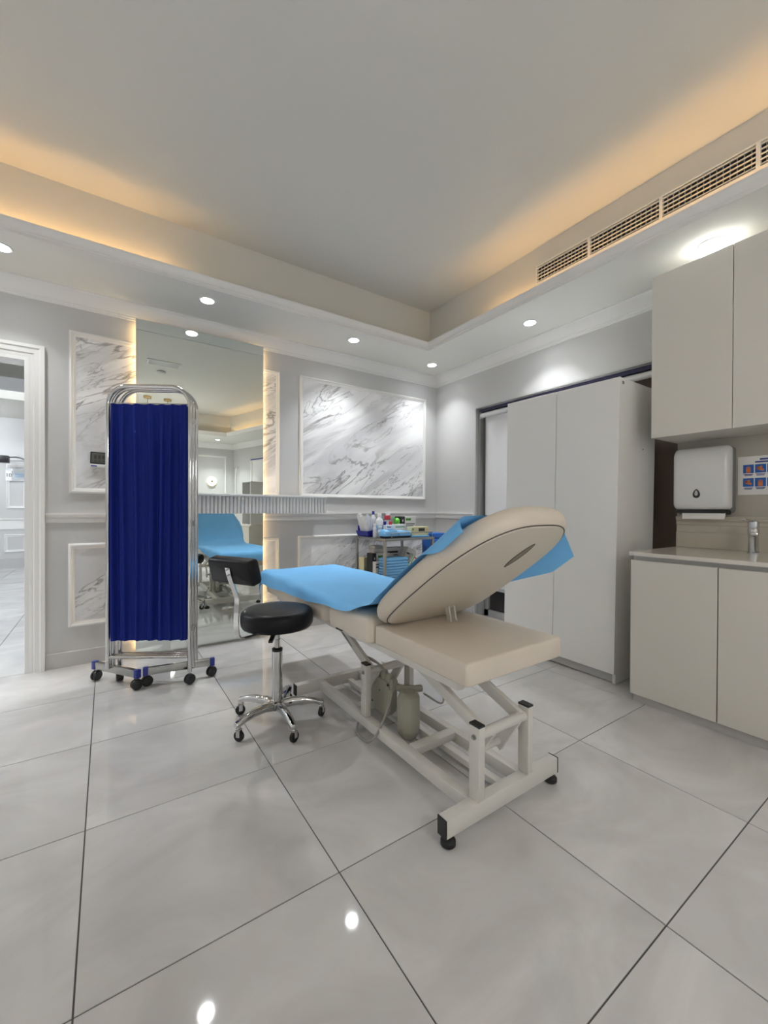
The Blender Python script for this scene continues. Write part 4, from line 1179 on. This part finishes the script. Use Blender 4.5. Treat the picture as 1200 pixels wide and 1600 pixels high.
bottle('lidded_jar', 'short white jar with white lid on the trolley', (1.955, 2.962, TT), 0.019, 0.080, 'bottle_white', 'white_plastic', 0.9, 0.02)
carton('carton', 'small pale box with blue print among the bottles', (2.040, 2.958, TT), (0.082, 0.045, 0.105), 0.03, 'bottle_white', ((-0.03, 0.03, 0.05, 0.07, 'label_blue'), (-0.03, 0.01, 0.085, 0.092, 'print_dark')), group='cartons on the trolley top')
t = thing('glove_bundle', 'crumpled clear wrapper at the back of the trolley', 'wrapper', (2.185, 3.195, TT))
random.seed(4)
bm_ = MB()
for k in range(5):
    bm_.obox((random.uniform(-0.015, 0.015), random.uniform(-0.015, 0.015), 0.12 + 0.012 * k), (0.04, 0.004, 0.11), Matrix.Rotation(random.uniform(-0.4, 0.4), 3, 'Y') @ rotz(random.uniform(-1, 1)))
bm_.box((-0.03, -0.02, 0), (0.03, 0.02, 0.08))
bm_.build('wrapper', 'film', t)
t = thing('lime_cap_bottle', 'white squeeze bottle with bright green flip cap on the trolley', 'bottle', (2.190, 3.045, TT))
MB().lathe([(0.024, 0), (0.025, 0.004), (0.025, 0.095), (0.018, 0.11), (0.012, 0.112)], n=20).build('body', 'bottle_white', t, smooth=40)
MB().lathe([(0.026, 0.11), (0.030, 0.12), (0.028, 0.150), (0.012, 0.165)], n=18).build('cap', 'lime', t, smooth=40)
MB().bar((0, 0, 0.150), (-0.042, -0.005, 0.168), 0.014, 0.010).build('flip_tab', 'lime', t)
carton('flat_carton', 'low white carton lying before the green-capped bottle', (2.150, 2.962, TT), (0.112, 0.05, 0.112), -0.02, 'card_white', ((-0.05, 0.05, 0.085, 0.092, 'print_green'),), group='cartons on the trolley top')
carton('glove_box', 'white glove box with black end and green logo on the trolley top', (2.311, 3.075, TT), (0.168, 0.10, 0.178), 0.0, 'card_white',
       ((-0.032, 0.025, 0.140, 0.162, 'print_green'), (-0.032, 0.072, 0.105, 0.112, 'print_dark'), (-0.032, 0.055, 0.088, 0.094, 'print_dark'), (-0.072, -0.062, 0.13, 0.15, 'card_white')), end=0.040, group='cartons on the trolley top')
# folded blue pads
def pad(name, label, c, w, d_, h, ang, seed, wav=0.004, group='folded blue pads'):
    random.seed(seed)
    ph = [random.uniform(0, 6) for _ in range(4)]
    def top(u, v):
        e = min(u, 1 - u, v, 1 - v) * 2
        return ((u - 0.5) * w, (v - 0.5) * d_, h + wav * math.sin(6 * u + ph[0]) * math.sin(4 * v + ph[1]) - (0.35 * h if e < 0.01 else 0))
    m = MB()
    n = 12
    m.grid(top, n, n)
    ring = [(i, 0) for i in range(n)] + [(n, j) for j in range(n)] + [(n - i, n) for i in range(n)] + [(0, n - j) for j in range(n)]
    idx = [i * (n + 1) + j for i, j in ring]
    base = len(m.v)
    m.v += [(m.v[q][0] * 1.01, m.v[q][1] * 1.01, 0.0) for q in idx]
    L_ = len(ring)
    for q in range(L_):
        m.f.append((idx[q], idx[(q + 1) % L_], base + (q + 1) % L_, base + q)); m.mi.append(0)
    m.f.append(tuple(base + q for q in range(L_))); m.mi.append(0)
    o = m.build(name, 'pad_blue', smooth=40)
    o.location = c; o.rotation_euler = (0, 0, ang)
    return tag(o, label, 'pad', group)
t = thing('instrument_dish', 'black shallow instrument dish under the blue pads', 'tray', (2.055, 2.875, TT))
MB().loft([[(x * s_, y * s_, z) for x, y in ((-0.135, -0.045), (0.135, -0.045), (0.135, 0.045), (-0.135, 0.045))] for s_, z in ((0.92, 0.0), (1.0, 0.012), (1.0, 0.016))]).build('dish', 'card_black', t, bevel=0.003)
pad('folded_pad', 'folded blue pad draped over the left of the instrument dish', (1.985, 2.875, TT + 0.0165), 0.15, 0.085, 0.048, 0.12, 1, 0.010)
pad('folded_pad', 'folded blue pad lying flat across the instrument dish', (2.130, 2.875, TT + 0.0165), 0.125, 0.085, 0.040, -0.04, 2, 0.005)
pad('folded_pad', 'thin blue pad under the yellow carton', (2.300, 2.875, TT), 0.185, 0.11, 0.014, 0.0, 5, 0.001)
carton('yellow_carton', 'pale yellow carton at the right front of the trolley top', (2.300, 2.875, TT + 0.0155), (0.19, 0.07, 0.075), 0.0, 'card_cream',
       ((-0.09, -0.075, 0.045, 0.06, 'print_green'), (-0.02, 0.05, 0.035, 0.062, 'print_dark'), (0.055, 0.085, 0.02, 0.028, 'print_green'), (0.06, 0.085, 0.045, 0.052, 'print_orange')), group='cartons on the trolley top')
# lower shelf
TLs = TZL - 0.001
carton('glove_box', 'white glove box with black end on the lower trolley shelf', (2.010, 3.075, TLs), (0.180, 0.09, 0.185), 0.0, 'card_white',
       ((-0.032, 0.02, 0.145, 0.165, 'print_green'), (-0.032, 0.08, 0.112, 0.118, 'print_dark'), (-0.072, -0.062, 0.13, 0.15, 'card_white')), end=0.040, group='cartons on the lower shelf')
carton('long_carton', 'long grey-white carton at the back of the lower shelf', (2.180, 3.195, TLs), (0.33, 0.09, 0.215), 0.0, 'card_white', ((-0.02, 0.10, 0.165, 0.183, 'print_dark'), (0.05, 0.10, 0.14, 0.15, 'print_dark')), group='cartons on the lower shelf')
carton('stacked_carton', 'small white carton on top of the long lower carton', (2.07, 3.195, TLs + 0.2155), (0.10, 0.07, 0.025), 0.15, 'card_white', group='cartons on the lower shelf')
carton('striped_carton', 'small black and white striped carton left of the blue stack', (1.948, 2.985, TLs), (0.075, 0.05, 0.12), 0.0, 'card_white', ((-0.037, 0.037, 0.095, 0.102, 'card_black'), (-0.037, 0.037, 0.07, 0.08, 'card_black')), group='cartons on the lower shelf')
carton('cream_packet', 'torn cream packet at the left of the lower shelf', (1.935, 3.195, TLs), (0.07, 0.06, 0.14), 0.3, 'card_cream', group='cartons on the lower shelf')
for k in range(7):
    pad('blue_underpad', 'folded blue underpad, %s in the stack on the lower shelf' % ('lowest', 'second from bottom', 'third from bottom', 'middle one', 'third from top', 'second from top', 'topmost')[k], (2.045 + random.uniform(-0.002, 0.002), 2.885, TLs + k * 0.0235), 0.225, 0.115, 0.0225, random.uniform(-0.01, 0.01), 20 + k, 0.0005, 'stack of blue underpads')
carton('leaning_carton', 'white carton with green stripes leaning right of the blue stack', (2.200, 2.885, TLs + 0.046), (0.085, 0.05, 0.135), 0.0, 'card_white', ((-0.04, -0.032, 0.0, 0.135, 'print_green'), (-0.022, -0.014, 0.0, 0.135, 'print_green'), (-0.012, 0.03, 0.11, 0.122, 'print_red')), group='cartons on the lower shelf').rotation_euler = (0, R(32), 0)
carton('grey_carton', 'grey-white carton tipped on the right of the lower shelf', (2.245, 3.02, TLs + 0.026), (0.11, 0.07, 0.20), 0.0, 'card_white', ((-0.05, 0.0, 0.14, 0.155, 'print_dark'),), group='cartons on the lower shelf').rotation_euler = (0, R(24), 0)
# blue bin beyond the trolley
t = thing('pedal_bin', 'blue plastic bin standing right of the trolley', 'bin', (2.585, 3.0, 0))
MB().loft([[(x * s_, y * s_, z) for x, y in ((-0.07, -0.09), (0.07, -0.09), (0.07, 0.09), (-0.07, 0.09))] for s_, z in ((0.82, 0.0), (1.0, 0.775))]).build('body', 'bin_blue', t, bevel=0.012)
MB().box((-0.075, -0.095, 0.776), (0.075, 0.095, 0.822)).build('lid', 'bin_blue', t, bevel=0.01)
MB().box((-0.03, -0.12, 0.02), (0.03, -0.07, 0.035)).build('pedal', 'plastic_black', t)

# ================================================================== THINGS SEEN IN THE MIRROR
t = thing('wall_sconce', 'round glowing ribbed-glass wall sconce reflected in the mirror', 'wall lamp', (1.892, WF + 0.001, 1.637))
my90 = Matrix.Rotation(-PI / 2, 3, 'X')
MB().lathe([(0.06, 0.0), (0.06, 0.02)], n=24, m=my90).build('back_plate', 'brass', t)
MB().lathe([(0.085, 0.022), (0.098, 0.026), (0.098, 0.036), (0.04, 0.044), (0.0, 0.045)], n=32, m=my90).build('glass_disc', 'sconce_glow', t, smooth=True)
MB().lathe([(0.022, 0.046), (0.022, 0.058), (0.0, 0.060)], n=18, m=my90).build('centre_knob', 'brass', t, smooth=True)
t = thing('ceiling_vent', 'white louvred vent in the tray ceiling, seen in the mirror', 'vent', (0.60, 0.81, CEI))
MB().box((-0.19, -0.095, -0.012), (0.19, 0.095, 0.0)).build('frame', 'trim_paint', t, bevel=0.003)
MB().box((-0.17, -0.075, -0.0125), (0.17, 0.075, -0.0115)).build('opening', 'grey_box', t)
for k in range(9):
    MB().obox((0, -0.068 + k * 0.017, -0.014), (0.34, 0.012, 0.002), Matrix.Rotation(0.5, 3, 'X')).build('louvre', 'trim_paint', t)
t = thing('smoke_detector', 'white round smoke detector on the tray ceiling', 'detector', (0.604, 0.452, CEI))
MB().lathe([(0.0, -0.042), (0.022, -0.041), (0.03, -0.034), (0.045, -0.026), (0.052, -0.014), (0.052, 0.0)], n=28).build('body', 'white_plastic', t, smooth=40)
MB().lathe([(0.0535, -0.012), (0.0535, -0.008)], n=28).build('vent_slot', 'plastic_black', t)
for x, y, l in ((0.552, -1.059, 'left'), (0.848, -1.091, 'right')):
    t = thing('pendant_lamp', '%s of two brass pendant lamps reflected above the screen' % l, 'pendant', (x, y, CEI), group='brass pendants')
    MB().lathe([(0.0, -0.035), (0.055, -0.034), (0.06, -0.03), (0.06, 0.0)], n=24).build('canopy', 'brass', t, smooth=40)
    MB().lathe([(0.003, -1.0), (0.003, -0.034)], n=8).build('cord', 'plastic_black', t)
    MB().lathe([(0.02, -1.0), (0.03, -1.02), (0.03, -1.05)], n=20).build('socket', 'brass', t, smooth=True)
    MB().lathe([(0.0, -1.27), (0.05, -1.26), (0.09, -1.22), (0.105, -1.165), (0.09, -1.11), (0.05, -1.065), (0.028, -1.052)], n=28).build('globe', 'lamp_globe', t, smooth=True)
    ld = bpy.data.lights.new('lamp', 'POINT'); ld.energy = PEND_W; ld.shadow_soft_size = 0.11; ld.color = (1.0, 0.965, 0.91)
    lo = bpy.data.objects.new('lamp', ld); COL.objects.link(lo); lo.parent = t; lo.location = (0, 0, -1.165)
# low cabinet with an open white box, and a drip stand, at the slanted wall
def sl_thing(name, label, cat, s, off, z):
    c = Vector((CH0[0], CH0[1], z)) + dn * s - nn * off
    return thing(name, label, cat, c, (0, 0, math.atan2(dn.y, dn.x)))
t = sl_thing('side_cabinet', 'low white cabinet reflected beside the couch in the mirror', 'cabinet', 1.22, 0.26, 0)
MB().box((-0.25, -0.22, 0.05), (0.25, 0.22, 0.70)).build('body', 'laminate', t)
MB().box((-0.26, -0.23, 0.70), (0.26, 0.23, 0.72)).build('top', 'laminate', t)
for x0, x1 in ((-0.248, -0.002), (0.002, 0.248)):
    MB().box((x0, 0.221, 0.06), (x1, 0.238, 0.69)).build('door', 'laminate', t)
MB().box((-0.24, -0.20, 0.0), (0.24, 0.20, 0.05)).build('plinth', 'base_tile', t)
t = sl_thing('open_case', 'white open-fronted appliance case with grey inside, seen in the mirror', 'appliance', 1.20, 0.24, 0.721)
b = MB().box((-0.16, -0.16, 0), (-0.145, 0.16, 0.86)).box((0.145, -0.16, 0), (0.16, 0.16, 0.86)).box((-0.145, -0.16, 0.845), (0.145, 0.16, 0.86)).box((-0.145, -0.16, 0), (0.145, 0.16, 0.02))
b.build('shell', 'white_plastic', t)
MB().box((-0.145, -0.15, 0.02), (0.145, -0.10, 0.845)).build('back_panel', 'grey_box', t)
MB().tube(smoothpath([(-0.08, 0.0, 0.62), (-0.04, 0.02, 0.70), (0.03, 0.02, 0.66), (0.05, 0.0, 0.60)], 5), 0.008, 8).build('hose', 'plastic_black', t, smooth=True)
t = sl_thing('drip_stand', 'thin white drip stand reflected before the slanted wall', 'stand', 0.55, 0.25, 0)
MB().tube([(0, 0, 0.05), (0, 0, 1.90)], 0.011, 10).build('pole', 'trim_paint', t, smooth=True)
MB().tube([(-0.10, 0, 1.93), (-0.09, 0, 1.89), (0.09, 0, 1.89), (0.10, 0, 1.93)], 0.005, 8).build('hook_bar', 'steel', t)
for k in range(4):
    a = k * PI / 2 + 0.4
    MB().bar((0, 0, 0.06), (0.22 * math.cos(a), 0.22 * math.sin(a), 0.015), 0.025, 0.02).build('leg', 'trim_paint', t)
w2 = MB()
cW = Vector((CH0[0], CH0[1], 0)) + dn * 1.15
for s0, s1, z0, z1 in ((-0.42, -0.37, 0.9, 2.1), (0.37, 0.42, 0.9, 2.1), (-0.42, 0.42, 2.05, 2.1), (-0.42, 0.42, 0.9, 0.95)):
    w2.obox(cW + dn * ((s0 + s1) / 2) - nn * 0.012 + up * ((z0 + z1) / 2), (s1 - s0, 0.024, z1 - z0), SM)
window_2 = struct(w2.build('window_2', 'trim_paint'), 'window with lowered blind reflected in the mirror', 'window')
MB().obox(cW - nn * 0.006 + up * 1.5, (0.74, 0.01, 1.1), SM).build('blind_fabric', 'blind_white', window_2)
MB().obox(cW - nn * 0.03 + up * 2.08, (0.80, 0.012, 0.02), SM).build('blind_rail', 'cap_blue', window_2)
